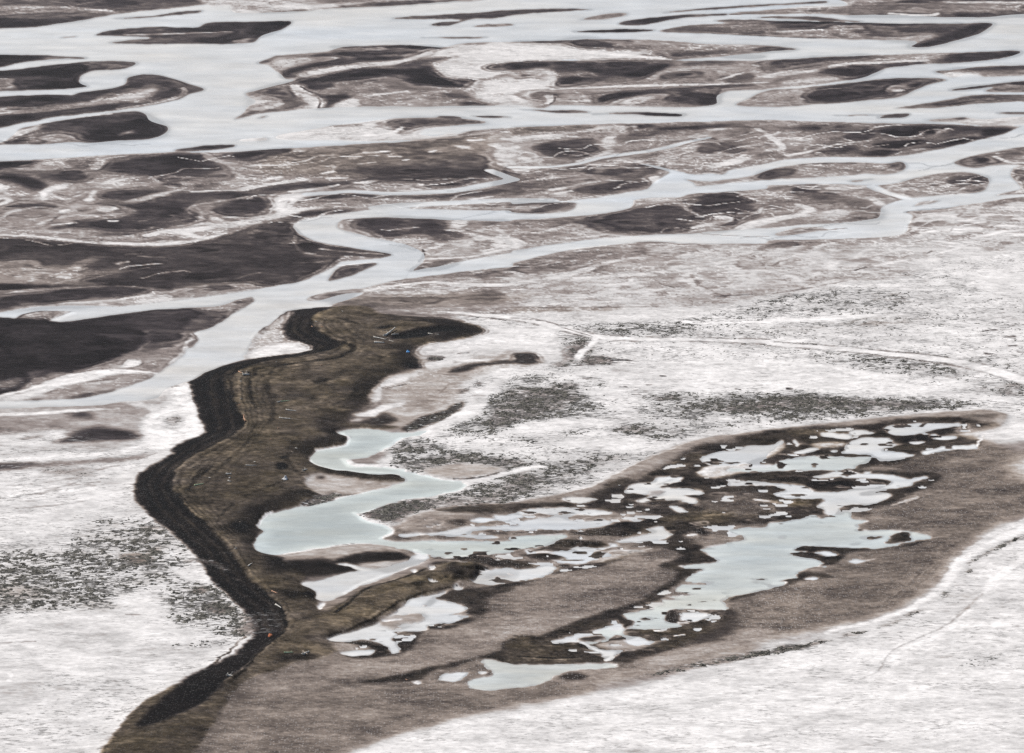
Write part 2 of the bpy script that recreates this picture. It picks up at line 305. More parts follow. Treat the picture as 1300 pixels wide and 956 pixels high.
D("540,857 700,850 720,870 560,880", .36); D("280,852 400,840 420,872 300,872", .39); P("720,770 900,740 930,790 780,830 700,810", .62, f=2); S("780,800,3 860,785,3 900,770,3", .8); D("690,790 760,775 780,790 700,805", .45); S("0,760,6 80,770,8 110,800,6", .75)
tile(3, 0)
P("-200,645 0,640 300,635 550,632 800,630 980,640 1240,655 1100,700 950,735 800,765 650,792 480,795 300,785 100,795 -100,790", .48, f=2.2)
D("560,662 700,640 900,635 970,640 900,660 860,680 700,702 580,692", .32); D("380,692 420,668 530,660 540,690 500,712 400,714", .33); D("540,742 600,725 760,712 840,715 760,740 640,754", .23); D("800,745 950,705 1100,690 1080,655 1240,655 1190,682 1050,714 900,748", .25); D("480,787 560,765 660,768 600,792", .28); D("280,767 380,745 450,748 420,772 300,777", .35); S("840,695,5 900,662,5 1010,648,4", .62); D("160,652 270,640 260,660 180,662", .33); D("330,642 400,640 400,657 350,662", .33); D("960,640 1090,650 1060,680 960,690 900,690", .38)
P("0,700 160,680 300,700 260,740 100,770 -60,760", .58, f=3); S("0,690,5 60,735,5 70,760,5 0,768,5", .86); S("100,795,5 200,775,4 350,735,3 520,715,3", .86); S("-60,655,5 20,690,4 60,670,3", .82); S("380,705,2 460,722,3 560,700,2", .66)
# ---- branches of the river on the plain
W("@3,0 1900,560 1300,640 1190,685 1100,705 950,740 800,772 650,795 450,800 240,800 100,808 0,830 @2,0 1250,838 1100,866 950,885 840,868 760,850 620,818 720,850 790,870 @2,1 800,10 720,60 690,90 600,105 400,140 200,155 0,150 0,168 150,160 320,162 260,190 120,216 0,212 @1,1 1000,198 860,195 640,190 900,243 1050,250 1300,255 @2,1 0,250 300,232 500,212 600,188 640,170 800,150 900,120 1000,110 1300,90 @3,1 0,72 250,65 450,68 530,72 700,60 1000,40 1120,30 1250,-10 1240,30 1290,80 1900,60", .87)
W("@3,1 1130,-40 1250,-30 1240,30 1290,80 1280,95 1160,125 1500,105 1900,90 1900,125 1500,124 1300,130 1050,165 850,195 700,208 735,225 720,270 705,310 640,330 400,345 0,352 @2,1 1300,368 1000,370 620,368 400,385 200,420 0,470 @1,1 1300,487 1100,505 900,530 760,545 780,512 900,490 1000,470 1150,440 1300,415 @2,1 0,405 200,375 400,350 560,335 700,325 900,320 1000,310 1300,290 @3,1 0,290 250,270 400,262 560,240 575,215 580,185 640,160 710,140 880,120 1000,115 1100,100 1120,60 1120,20", .87)
tile(3, 0)
L("940,825 980,805 1060,785 1150,770 1300,745 1700,735 1700,850 1200,838 1050,852 980,842", .5, id='mottled grey sandbar with small white pools, cut by the right edge of the view')
D("1030,800 1110,805 1110,832 1060,822", .28, f=1.2); S("1150,800,4 1220,825,4 1300,830,5", .86); S("1160,780,3 1260,775,3", .78); D("1180,780 1290,765 1300,790 1220,800", .36)
L("@3,0 120,838 260,825 450,826 600,830 680,822 697,850 @3,1 680,0 600,20 500,15 400,25 250,35 0,38 -100,35 0,0 60,-20", .58, id='grey-tan sandbar with a dark rim at its right end, between two pale branches'); D("600,835 680,822 695,850 670,868 640,850", .42, f=1.2); S("160,838,3 300,828,3 440,832,3", .36)
tile(2, 1)
L("870,40 960,50 1100,40 1250,20 1300,0 1420,-8 1460,0 1360,30 1300,45 1100,65 940,80 920,60", .54, id='small tan sandbar with a dark right half at the meeting of two branches'); D("1240,22 1300,0 1420,-10 1450,0 1360,30 1290,44", .33, f=1.5)
L("620,150 700,138 850,135 700,180 620,190", .62); L("120,215 200,195 330,165 310,200 250,213", .62); D("180,200 300,172 310,190 220,205", .5, f=.8)
L("880,8 960,6 920,14", .5); L("1020,5 1060,-10 1095,0 1070,18 1030,15", .55)
tile(3, 1)
L("600,80 720,45 850,15 1000,5 1090,22 1125,50 1100,100 1040,110 850,125 720,135 640,110", .57, id='oval grey sandbar at right with a charcoal patch on its right half'); D("900,57 960,30 1090,22 1120,50 1060,80 960,82", .33); D("790,70 890,70 860,84", .35, f=1.2); D("680,52 800,30 840,30 740,50", .4, f=1.2); S("640,95,3 760,100,3 860,115,3", .7); D("1000,95 1100,88 1080,108 1010,108", .42, f=1.2)
L("400,50 540,40 440,58", .5); L("735,180 780,155 880,148 820,170", .6, id='small grey lens-shaped sandbar below the oval one')
L("20,325 120,295 250,285 300,290 240,310 60,332", .58, f=1.5); S("60,318,3 200,298,3", .86); S("180,300,2 300,300,3 400,290,2", .45, W=0)
tile(2, 1)
L("610,365 700,358 850,362 750,374", .42); S("960,318,2 1100,330,2 1300,332,2", .6, W=0); S("300,395,3 400,390,3 480,380,2", .93)
tile(1, 1)
W("1300,205 1000,200 860,195 640,190 520,205 400,222 300,237 225,258 190,285 240,330 330,365 450,385 600,408 697,425 640,445 430,462 410,480 330,520 230,560 0,603 @0,1 1100,632 900,655 800,668 600,688 420,685 200,690 0,718 -500,760 -500,830 0,808 60,797 220,788 340,770 500,745 800,705 1100,690 1220,655 1280,640 1285,665 1200,715 1130,760 1060,795 985,822 1010,850 @0,2 990,0 940,10 935,60 860,120 790,165 720,205 600,245 450,280 350,290 100,300 -500,310 -500,348 0,340 300,330 500,322 640,300 690,300 800,280 860,230 950,205 980,195 1100,135 1200,100 @0,2 1300,70 @1,1 -40,930 0,830 90,770 150,720 250,700 380,688 480,690 520,685 380,682 530,632 545,618 420,630 300,662 255,655 290,632 400,612 560,590 690,560 760,545 780,512 850,460 855,430 820,400 740,370 600,340 450,305 410,280 430,250 520,240 700,235 900,243", .85, f=.6)
S("600,188,10 700,178,12 1000,163,11 1300,148,10 @2,1 200,150,10", .84, W=1)
L("365,560 430,482 520,472 612,470 560,500 480,535", .4, id='small dark triangular sandbar in the bend of the main channel'); S("425,480,5 500,474,5 600,466,4", .9)
# ---- plain, first tile of second row
tile(0, 1)
D("-60,30 100,28 180,40 230,70 220,102 150,97 60,62", .24, f=1.8); D("180,22 300,0 420,0 470,40 400,62 250,47", .37); P("205,112 245,85 350,68 340,87 260,107 240,147 215,152", .9, f=.8); P("430,152 460,115 485,95 472,140 460,157", .9, f=.7); P("490,137 560,112 670,100 640,120 520,137", .8, f=.9); P("500,197 600,184 590,196 520,202", .92, f=.7); P("305,207 360,195 350,209 310,214", .92, f=.7)
D("240,300 480,310 600,315 800,300 1010,252 960,205 990,180 1100,150 1300,140 1300,102 1200,105 900,112 680,158 480,152 620,182 700,212 560,242 300,282", .36, f=2)
P("630,157 740,125 860,105 900,97 970,92 880,113 760,147 680,159", .88, f=.7); S("980,107,4 1180,101,4", .86); S("1240,97,5 1300,86,5", .86); P("-60,60 40,85 30,97 -60,92", .9, f=.7); P("-60,135 60,145 50,167 -60,185", .87, f=.8); D("0,148 30,152 0,165", .4, f=.6)
D("500,130 560,106 700,95 840,100 700,141 560,151", .34); D("240,297 400,262 600,252 620,300 400,307", .29); D("20,182 180,168 290,175 280,192 150,192", .32, f=1.2); D("780,42 900,34 960,44 860,54", .34, f=1.4); D("1000,32 1150,22 1190,30 1100,42", .37, f=1.4); D("840,70 1000,62 1140,70 1000,90", .42)
P("560,35 780,50 840,75 640,90 500,100 480,60", .6, f=3); S("520,70,5 620,48,4 700,35,4", .78); S("0,250,4 60,210,5 200,185,4 300,200,4", .74); S("100,330,4 200,270,5 300,240,5 400,225,4", .72); S("60,230,3 180,240,3 240,225,3", .45); S("260,260,3 300,230,3 340,220,3", .4); S("240,110,4 330,150,4 400,125,4", .72); S("270,115,3 350,130,3 420,110,3", .45)
S("270,275,4 380,268,4", .86); S("555,256,3 590,256,4", .92)
P("-60,285 200,282 360,295 560,300 620,305 400,320 -60,322", .6, f=2.5)
D("1080,205 1120,170 1220,145 1300,138 1350,150 1330,205 1240,237 1150,237", .36, f=1.6); S("1020,250,5 960,205,5 1000,175,5 1100,160,4 1250,135,4", .64); S("1000,190,3 1030,215,4 1100,235,4 1230,240,4", .74); S("1060,230,5 1200,262,5 1330,235,6", .66)
S("-60,325,3 160,335,4 360,355,6 560,370,7 800,375,8 1000,355,7 1150,318,4", .9); S("740,332,6 850,310,9 1000,300,11 1100,285,8 1300,262,10", .86); S("850,315,7 950,325,7 1040,345,6", .86); D("620,345 760,340 860,330 960,345 800,362 650,360", .5, f=1.2); D("380,345 540,355 600,365 440,358", .42, f=.8); D("460,322 640,315 700,325 560,335", .36, f=1.2)
P("-500,348 0,343 200,352 500,376 800,386 1020,363 1150,326 1300,280 1460,250 1490,290 1540,340 1620,370 1750,388 1900,408 1990,424 1920,440 1730,440 1690,470 1520,560 1400,580 1300,594 1150,582 1000,592 850,610 760,600 560,590 250,602 -500,612", .345, f=1.2, B=.12)
P("-500,470 0,462 180,460 200,490 380,490 400,460 540,435 600,440 500,450 420,480 480,510 640,500 700,500 600,520 400,545 430,570 200,580 0,575 -500,580", .6, f=2.2); D("0,485 150,475 200,490 60,500", .44); D("380,515 430,490 470,505 420,530", .45); D("330,512 370,508 360,516", .4, f=.8); S("420,560,3 600,520,3 760,490,2", .52)
P("580,474 615,464 605,476", .93, f=.5); P("620,467 662,459 655,468", .93, f=.5); S("290,543,4 350,545,4", .88); S("700,437,3 830,442,3", .56); S("640,428,3 720,422,2", .6); D("850,545 1000,515 1150,520 1100,550 950,562", .28, f=3); D("60,420 300,400 360,440 180,455", .36); S("1190,555,3 1260,530,3 1320,520,2", .5)
D("-500,588 100,580 250,592 150,604 0,610 -500,615", .22, f=1.2); S("-200,628,9 200,606,7 400,596,5 600,588,4 780,600,4", .62); D("-500,690 -100,652 100,627 400,600 600,592 770,605 640,640 480,655 260,675 100,690 0,710 -500,735", .33, f=1.4, id='dark tapering sandbar along the upper bank of the left branch')
P("0,716 200,690 420,660 640,650 800,630 830,640 900,605 1100,580 1300,578 1300,606 1100,630 800,662 500,690 300,702", .68, f=1.4); S("600,655,3 740,638,4 830,634,3", .92); D("860,645 960,605 1080,585 1220,590 1200,606 1000,628", .46, f=1.2); S("880,630,3 1000,600,3 1100,610,2", .7); D("1060,592 1180,588 1220,598 1100,606", .36, f=1)
L("280,775 500,745 800,705 1100,690 1220,655 1280,650 1287,665 1200,712 1120,765 1030,810 985,822 1010,860 960,900 -500,900 -500,828 60,800 220,790", .45, id='dark_shore')
L("65,775 90,740 190,712 320,712 380,716 300,745 220,775 130,795 60,795", .58, id='small tan oval sandbar with a dark upper rim in the left branch'); S("75,770,4 100,740,4 190,714,4 320,713,3", .36); S("40,803,5 220,780,7 300,752,7 370,722,6", .92, W=1); D("70,765 95,755 110,780 80,785", .4, f=1)
D("300,778 500,747 800,707 1100,694 1150,690 1120,740 1040,800 900,812 600,808 380,798", .29, f=1.6); P("980,700 1100,685 1200,660 1262,668 1190,705 1120,720", .6, f=1.6); D("1190,660 1275,655 1270,670 1200,700", .44, f=1); D("960,760 1080,720 1180,710 1120,765 1030,805 940,812", .42)
S("190,802,7 400,812,7 700,820,7 980,832,6", .62); D("-500,830 150,814 400,822 600,828 850,834 950,860 760,905 -500,905", .28, f=1.4, id='dark_shore')
# ---- second row, second tile
tile(1, 1)
D("640,-8 1180,-8 1192,30 1100,55 860,62 640,62 400,82 200,97 0,132 0,92 240,58 450,55 600,30", .36, f=1.8); D("860,70 1000,62 1100,60 1000,80 900,85", .33, f=1); S("-100,98,5 0,82,6 240,48,6", .84); S("180,108,5 340,88,5 420,72,3", .87); P("500,62 620,48 600,60 540,68", .93, f=.7); S("60,45,5 130,32,4", .9); S("340,15,4 390,5,4", .9); S("360,41,4 450,38,4", .9)
S("270,118,10 480,105,8 700,115,9 1000,100,11 1200,65,11 1300,45,11", .84, W=1); S("1190,-2,8 1270,30,8 1310,42,8", .88, W=1); P("540,110 700,122 900,115 600,128", .72)
D("-20,145 60,150 80,165 60,185 0,217", .32, f=1.4); P("95,172 120,140 200,120 270,120 200,162 190,190 130,217 100,202", .9, f=1.2); S("-40,258,11 80,236,12 200,205,9 330,185,5", .86); S("180,175,3 230,150,3 280,145,3", .55); D("200,165 260,140 280,160 230,180", .5, f=1.2); S("130,160,3 170,150,3 150,190,3", .7)
D("270,132 500,118 900,127 1180,95 1300,90 1200,120 1000,140 850,147 700,140 500,136 300,152", .33, f=1.4); P("610,147 730,142 700,153", .93, f=.6); D("160,258 240,210 420,200 520,202 400,217 250,237", .33, f=1.4); P("300,155 600,150 850,155 600,180 300,190", .57, f=2); S("1100,145,4 1200,132,3", .92)
S("195,285,3 240,333,4 330,369,4 450,390,3", .62); S("200,330,4 210,400,4 300,430,4 420,440,3", .5); D("220,370 290,360 310,400 230,410", .27, f=1.6); D("410,405 480,400 470,418 420,418", .3, f=1); S("330,400,6 500,415,5 640,425,4", .58); S("610,415,3 695,426,3", .28); S("200,470,4 380,460,4", .48); S("260,420,3 300,425,3", .8)
P("425,265 520,243 900,247 1050,253 1300,258 1300,395 1100,435 860,458 855,430 820,400 740,370 600,340 450,305 412,280", .63, f=1); D("500,252 700,238 900,243 1000,252 960,280 1000,310 1080,330 940,362 860,330 760,332 660,342 560,312 500,287", .35, f=1.8); D("720,245 840,260 800,300 740,300", .42, f=2.5); P("980,272 1060,255 1072,270 1040,294 1000,287", .93, f=.7); S("440,290,4 440,262,4 490,252,3", .78); S("470,275,3 500,300,3", .4); S("450,312,3 600,346,4 740,376,4 815,404,3", .78)
S("970,300,5 1060,312,5 1160,340,5 1250,362,6 1240,385,5", .8); S("1070,300,3 1180,330,3 1260,350,3", .45); D("1080,268 1300,255 1300,265 1150,278", .48); P("1100,380 1180,350 1220,380 1160,400", .55, f=2); D("780,508 850,470 960,455 1040,457 980,487 900,502", .46, f=1.2); S("860,402,4 940,386,3", .92); S("850,452,3 1100,436,4 1240,405,6 1290,393,7", .88); S("1210,290,4 1260,320,5 1300,340,4", .84); S("845,400,2 855,430,3 830,462,2", .3)
D("380,682 500,645 800,630 1200,620 1300,640 @2,1 100,620 60,650 -100,680 @1,1 900,692 600,697", .48, f=2.5, B=.2); S("540,612,7 700,586,5 900,568,5 1100,580,9 1300,578,9 @2,1 200,545,9 380,505,10 500,465,7 700,440,5", .86); P("300,645 420,620 560,600 700,570 520,620 360,660", .5, f=1.6); D("880,540 1100,520 1300,490 1300,520 1000,552", .5)
P("560,620 900,590 1100,600 1000,625 700,640", .66, f=2); D("700,605 860,590 950,595 800,612", .58)
# ---- second row, third tile
tile(2, 1)
S("0,5,7 60,-8,7 120,-20,4", .86); D("-60,-10 60,30 200,45 380,40 420,15 520,5 480,30 300,75 100,95 -60,115", .42, f=2); S("40,60,5 200,40,4 380,30,3", .68); D("300,100 450,70 560,52 690,55 690,75 560,100 400,120", .33, f=1.6); D("200,-6 420,-8 450,10 300,15", .38); S("200,100,6 300,80,6 420,60,4", .72); P("-40,140 150,120 300,118 380,128 200,148", .62, f=2); S("230,120,4 300,105,4", .88); D("-20,125 60,100 60,125", .4)
D("480,-10 640,-30 800,-20 700,30 560,40 470,25", .42); P("700,40 740,28 752,45 735,62 715,58", .93, f=.7)
D("-20,168 150,160 320,162 260,190 120,215 -20,210", .38, f=1); P("0,190 150,175 100,205 0,208", .62, f=1.4)
P("0,258 300,237 500,217 600,195 650,185 850,170 900,200 1000,240 1100,300 900,318 700,323 560,332 400,348 200,372 0,402", .6, f=1.4); D("340,262 420,232 520,212 700,182 840,172 900,210 1020,240 900,270 940,290 840,312 620,322 500,318 380,287", .37, f=2); D("0,262 300,240 340,262 200,290 0,290", .5); D("760,290 900,280 960,290 860,312 740,312", .36)
D("895,200 960,130 1100,108 1180,110 1280,155 1200,170 1260,230 1160,265 1080,262 1100,235 1000,240 920,217", .35, f=1.8); D("855,157 915,148 900,167 870,167", .33, f=1); S("920,290,5 1040,265,7 1090,248,9 1050,237,6", .93); S("860,170,4 900,205,4 960,235,4", .62); P("1140,110 1300,95 1300,150 1200,135", .6, f=2); S("1160,125,3 1240,150,4 1300,170,4", .7); D("1040,275 1200,265 1260,232 1280,240 1160,285 1050,292", .38, f=1.2)
S("1160,292,9 1250,265,14 1330,240,12", .9); P("-60,335 40,345 52,380 0,398 -60,398", .74, f=1.4); S("0,350,6 35,365,7 10,390,6", .9); S("50,345,3 80,370,3 150,380,2", .4)
S("200,300,5 240,295,4", .8)
P("0,480 100,470 300,470 250,500 100,532 0,532", .52, f=2.2); D("0,488 50,480 60,500 10,504", .36, f=1); S("60,520,5 150,490,5 300,480,5 440,470,4", .5); D("420,440 500,430 520,445 430,455", .55); S("440,435,4 500,425,4", .84); D("560,467 700,440 900,430 1000,440 800,457 640,477", .48, f=1.8); D("600,392 800,378 1300,372 1300,386 900,390", .5, f=1.2); D("660,420 700,416 690,426", .4, f=.8); D("1160,385 1300,375 1300,405 1200,410", .5); S("380,530,2 440,495,3 520,475,2", .4)
P("0,540 400,520 900,400 1300,390 1300,600 1000,690 0,690", .73, f=4, o=.75)
S("0,696,3 500,696,3 740,690,2", .27); S("460,580,3 590,575,4 612,555,3", .86); S("720,612,3 800,595,3", .86); S("330,550,7 520,535,6 700,522,5", .84); S("880,490,6 1000,475,5 1140,452,5", .84); P("340,645 360,630 372,640 350,650", .94, f=.6); S("480,668,3 590,660,4", .88); S("910,530,5 940,570,5 1000,610,5 1090,640,4", .52); S("890,560,8 920,580,5 1000,620,7", .84); S("1040,605,8 1120,595,6", .84); S("1140,575,3 1280,572,3", .86); S("1100,590,3 1170,550,4", .86); S("180,645,4 195,642,4", .9); S("0,606,3 60,604,3", .88); S("740,570,2 820,600,3", .5); S("1080,500,6 1200,485,5", .58); S("200,680,3 220,680,3", .9); S("1210,535,4 1230,530,4", .88)
D("0,700 300,700 600,702 400,715 0,725", .56, B=.2)
P("0,728 300,728 700,700 1000,690 860,745 500,770 200,770", .8, f=2.5)
# ---- second row, fourth tile
tile(3, 1)
D("100,97 150,72 260,72 270,100 240,130 120,127", .35, f=1.6); D("240,122 300,105 370,120 330,150 260,152", .38, f=1.8); D("380,132 500,150 570,190 572,237 480,257 400,242 420,192", .5, f=2.5); D("-20,182 60,150 150,180 100,230 -20,240", .5); D("-20,92 90,80 100,95 0,105", .4, f=1.2); D("280,232 360,225 350,247", .42, f=1.4); P("515,145 580,155 592,177 565,177", .93, f=.7); S("530,80,9 600,110,8 710,142,7", .92, W=1); S("0,255,9 100,238,11 190,220,12 215,200,10 150,172,6", .94); S("0,140,5 100,140,6 180,160,4", .7); P("200,210 360,205 420,235 300,260 200,240", .68, f=2); S("150,80,2 280,85,4 300,100,3", .72)
P("270,75 500,80 560,130 400,130 300,100", .6, f=2)
L("1250,-20 1900,-60 1900,70 1500,95 1300,102 1290,80 1240,30", .58, id=FLAT); D("1250,0 1300,0 1330,40 1290,60", .45)
D("-60,402 40,370 240,360 275,370 200,386 0,400", .34, f=1.4); S("700,210,4 800,198,4 940,186,4", .3); P("960,185 1100,170 1400,150 1400,200 1150,200 990,215", .62, f=2.5); D("1130,172 1200,160 1180,180", .42)
P("0,400 700,340 1000,200 1500,170 1700,430 850,480 600,560 0,630", .74, f=4, o=.8)
S("720,262,5 830,240,15 920,225,18 950,222,12", .88); S("985,190,3 1000,205,4 960,235,3", .5); S("790,315,4 900,300,6 1070,298,5", .92); S("905,310,6 970,315,6", .93); S("840,358,3 980,380,5 930,405,4 880,418,3", .93); S("1130,280,5 1280,285,7", .93); S("1040,345,4 1150,320,6 1230,305,5", .92); S("950,285,3 1100,262,4", .88); S("1250,245,4 1400,240,5", .92); S("1260,330,4 1400,315,5", .92); S("1080,225,3 1120,222,3", .9); S("450,440,4 500,405,4 640,410,4", .84); S("550,485,4 700,455,6", .92); S("450,510,7 520,520,6 610,545,5", .92); S("0,515,5 130,540,6 160,568,5", .9); S("190,550,7 250,520,6", .9); P("290,472 350,470 340,502 300,497", .9, f=1); S("230,470,4 240,462,4", .92); S("20,490,3 60,465,3 160,450,3", .5); S("160,520,2 200,550,3", .88); P("815,420 850,440 872,472 840,467", .94, f=.7); S("808,420,3 832,411,3", .3); S("1000,365,4 1100,375,4", .85); S("960,390,4 1060,395,5", .85)
S("580,565,4 650,578,4 760,590,4 900,590,3 1010,602,5", .34); S("445,508,4 495,492,4", .36); S("875,442,3 950,436,2 1150,430,3", .48); S("-310,640,2 0,628,3 100,615,3 200,600,4 300,580,4 400,560,2", .3)

# ---- the dark plain left of the main channel, lower half
tile(0, 2)
P("-500,-120 700,-60 760,-10 740,20 690,48 600,80 480,130 350,156 250,160 180,185 120,232 0,272 -500,300", .265, f=.9, W=0, id='dark_shore')
P("760,-40 900,-50 990,-20 940,0 930,55 860,114 750,152 640,142 470,138 600,86 690,50 740,15", .56, f=1.3, W=0, id='dark_shore'); D("700,52 760,-10 900,-40 900,5 800,42", .4, f=2); D("760,-60 900,-50 960,-30 880,-5 780,10", .34, f=1.8); S("480,130,3 620,75,4 700,45,3 760,0,3", .5); S("985,-10,4 945,10,5 935,55,5 860,112,4", .82)
P("-500,215 0,210 100,183 125,200 40,237 -500,250", .5, f=2, S=.3); S("-100,232,3 100,200,3 220,165,3", .45); D("120,160 280,150 240,175 160,180", .4, f=1.2)
P("620,120 700,100 860,100 800,140 700,150", .5, f=2); P("560,130 700,90 640,130 600,145", .72, f=2)
P("628,126 660,95 712,105 690,126 640,131", .93, f=.7); P("-500,290 0,284 180,240 320,185 440,158 560,148 790,158 600,165 460,200 330,240 200,275 100,296 -500,305", .87, f=1.2, W=0); S("0,282,5 180,236,6 330,182,7 450,160,6 600,150,5 790,160,3", .93); S("790,160,2 690,160,2 560,152,2", .6)
P("230,252 400,212 560,190 700,170 785,170 700,202 600,242 450,275 300,292 180,292", .62, f=1, W=0, id='dark_shore'); D("330,287 450,262 590,243 450,282", .4, f=1); S("250,255,4 420,215,5 580,190,5", .5); D("130,300 220,292 180,302", .4, f=.8); S("240,215,3 440,195,3", .8)
P("-500,345 0,340 200,334 380,328 300,345 -500,362", .6, f=1.2, W=0)

# ---- fine threads of wet silt winding between the main branches
rt = random.Random(5)
for k in range(120):
    zone = k % 3
    u0 = rt.uniform(-80, 1250) if zone == 0 else rt.uniform(480, 1280); v0 = rt.uniform(172, 350); n = rt.randint(5, 14); stp = rt.uniform(9, 15)
    amp = rt.uniform(1.2, 4.2); wl = rt.uniform(4, 9); ph = rt.uniform(0, 6); sl = rt.uniform(-.14, .02); q = []
    for i in range(n):
        x = u0 + i * stp + 5 * math.sin(i * 1.7 + ph); y = v0 + i * stp * sl + amp * math.sin(i * 6.28 / wl + ph)
        q.append('%.1f,%.1f,%.1f' % (x * 4, y * 4, rt.uniform(.9, 2.4) * (.6 if i in (0, n - 1) else 1)))
    tone = .3 if k % 5 == 4 else rt.uniform(.84, .93)
    S('@0,0 ' + ' '.join(q), tone, o=.55 if tone < .5 else rt.uniform(.6, .95), hard=.4)
# ------------------------------------------------------------------ near half: salt marshes, spit, lagoon, pans
# the pale marsh on the right and its speckled patches
tile(2, 2)
P("@3,1 1900,440 1100,440 850,485 600,562 400,572 200,605 0,635 @2,1 1000,700 800,755 400,775 200,775 0,745 @1,1 1200,730 1000,745 1200,830 @1,2 1030,0 800,40 830,140 700,300 800,450 700,520 500,868 @1,3 560,40 720,70 @2,2 0,830 400,745 900,515 1300,455 @3,2 300,420 600,390 900,365 1200,385 1300,440 1900,500", .87, f=3, S=.36, B=0, id=MARSH)
P("@2,2 500,150 900,120 1300,120 @3,2 600,200 1100,280 700,280 200,240 @2,2 1000,230 700,250 450,180", .88, f=6, S=.12)
P("@2,1 230,785 600,768 860,765 1100,720 1300,650 @3,1 400,600 700,640 700,700 300,730 @2,1 1200,770 900,800 600,832 400,800", .8, f=4, S=.52)
P("@3,1 500,735 800,735 940,760 700,800 300,830 0,850 0,790", .74, f=5, S=.42, B=.15); S("@3,1 0,765,7 300,750,9 520,740,9 700,735,4", .92, S=.05); P("@2,1 100,735 400,725 800,700 900,720 600,765 300,768", .82, f=3, S=.15)
P("@3,1 640,515 750,522 820,518 700,535", .6, f=2, S=.6); S("@3,1 600,658,4 690,650,3", .4); S("@3,1 1100,818,4 1150,810,5 1165,812,3", .25); S("@3,1 1210,847,4 1245,843,5", .25); P("@3,1 500,630 700,620 640,640", .7, f=2, S=.5); P("@3,1 1050,540 1300,500 1400,580 1100,590", .88, f=5, S=.1); S("@3,1 0,720,2 100,715,3 190,712,2", .5)
P("@3,1 700,470 1000,440 1300,430 1300,470 900,500", .84, f=4, S=.35)
# speckled marsh patches
for s, t, sp in [
    ("@1,2 1180,300 1250,240 1300,220 @2,2 100,240 330,270 480,340 500,370 300,390 100,400 0,420 @1,2 1250,450 1000,455 1100,400 1160,330", .78, .78),
    ("@1,2 640,560 720,510 800,505 980,540 900,562 700,572", .7, .85), ("@1,2 720,650 700,600 900,580 1100,570 1300,600 1300,650 1240,690 1220,640 1060,622 900,638 840,668 800,662", .66, .8),
    ("@2,2 190,232 260,210 340,222 300,240", .5, .95), ("@2,2 415,190 480,217 430,212", .5, .95), ("@2,2 620,360 700,310 860,265 1000,310 960,380 800,387", .78, .66), ("@2,2 680,287 850,265 830,295 700,299", .6, .9),
    ("@2,2 980,310 1100,260 1300,275 1300,345 1100,372 900,382", .74, .7), ("@3,2 -20,285 100,255 300,270 500,290 800,290 1060,325 900,335 700,350 500,368 200,392 0,395", .72, .74), ("@3,2 0,292 200,285 450,300 1020,322 700,342 300,330 0,340", .6, .86),
    ("@2,2 1060,345 1300,305 1300,350 1100,362", .55, .85),
    ("@2,2 470,460 600,420 800,440 1000,420 1300,390 1100,440 900,475 700,505 600,465", .74, .6), ("@2,2 480,450 640,425 700,465 520,472", .62, .75), ("@2,2 0,505 80,487 190,492 100,510", .7, .6), ("@2,2 120,560 300,540 500,530 350,572", .7, .55), ("@2,2 180,440 300,425 420,430 300,470", .78, .55),
    ("@1,2 560,868 660,820 800,800 1000,770 1080,740 1300,690 @2,2 0,650 500,560 720,570 500,660 200,770 0,812 @1,2 1000,868", .72, .6), ("@1,2 520,880 560,850 660,820 860,805 900,840 780,868 720,920", .45, .82), ("@2,2 -100,600 100,600 100,640 0,680 -100,680", .66, .72), ("@2,2 0,670 120,690 100,740 0,740", .6, .6),
    ("@1,2 880,800 1100,790 1300,740 1300,800 1000,850", .62, .6),
    ("@2,1 230,780 420,800 420,868 200,868", .78, .6), ("@2,2 280,30 330,10 400,0 380,60 320,85 250,130 200,130", .45, .6), ("@2,2 360,85 450,75 540,105 360,125", .5, .6),
    ("@2,1 380,795 800,770 900,800 700,850 500,850", .76, .6), ("@2,1 880,830 1300,800 1300,850 1000,850", .82, .5),
    ("@2,2 0,200 150,170 200,175 60,215", .78, .7), ("@2,2 80,180 150,168 190,172 100,186", .5, .7),
    ("@3,2 0,10 300,50 620,80 900,140 1000,165 700,165 400,130 200,60 0,35", .84, .5), ("@3,2 650,97 780,112 760,128 700,122", .6, .85), ("@3,2 800,115 900,120 980,150 840,138", .64, .75), ("@3,2 440,60 620,85 600,110 450,80", .7, .65),
    ("@3,2 350,10 600,45 900,75 1080,100 1300,150 1300,165 1080,115 860,85 600,55", .8, .6), ("@3,2 1060,95 1120,90 1130,108 1070,108", .55, .75), ("@3,2 1120,215 1300,215 1400,300 1150,275 1000,240", .76, .45), ("@3,2 1150,262 1270,262 1240,278", .5, .6), ("@3,2 1180,222 1290,218 1280,232", .5, .6), ("@3,2 780,205 860,208 830,215", .6, .7),
    ("@2,2 0,245 220,245 330,275 300,330 100,390 0,400", .62, .84), ("@1,2 1190,330 1240,310 1300,330 1300,430 1150,440 1200,380", .62, .84), ("@2,2 760,485 900,475 880,500 700,510", .62, .62), ("@2,2 100,470 200,470 190,500 60,490", .86, .3),
]:
    P(s, t, f=3.2, S=sp)
tile(2, 2)
for s in ("755,175,4 775,176,4", "685,222,3 705,222,3", "1140,245,3 1165,247,3", "545,232,3 575,233,3", "360,187,4 410,186,3", "610,270,3 650,272,3"): S(s, .22)
tile(3, 2)
for s in ("1225,22,4 1255,22,5", "1275,55,4 1320,58,5", "1105,63,4 1145,63,3", "95,240,5 115,240,4"): S(s, .22)
tile(2, 2)
P("20,440 100,410 500,400 700,395 460,420 300,430 60,470", .9, f=3, S=.08); P("200,520 560,480 700,520 600,560 300,535", .9, f=4, S=.1); P("900,480 1300,420 1300,455 1050,495 700,560 520,640 300,730 100,790 200,750", .82, f=3, S=.3); S("0,668,6 80,650,6 170,636,5", .92, S=0)
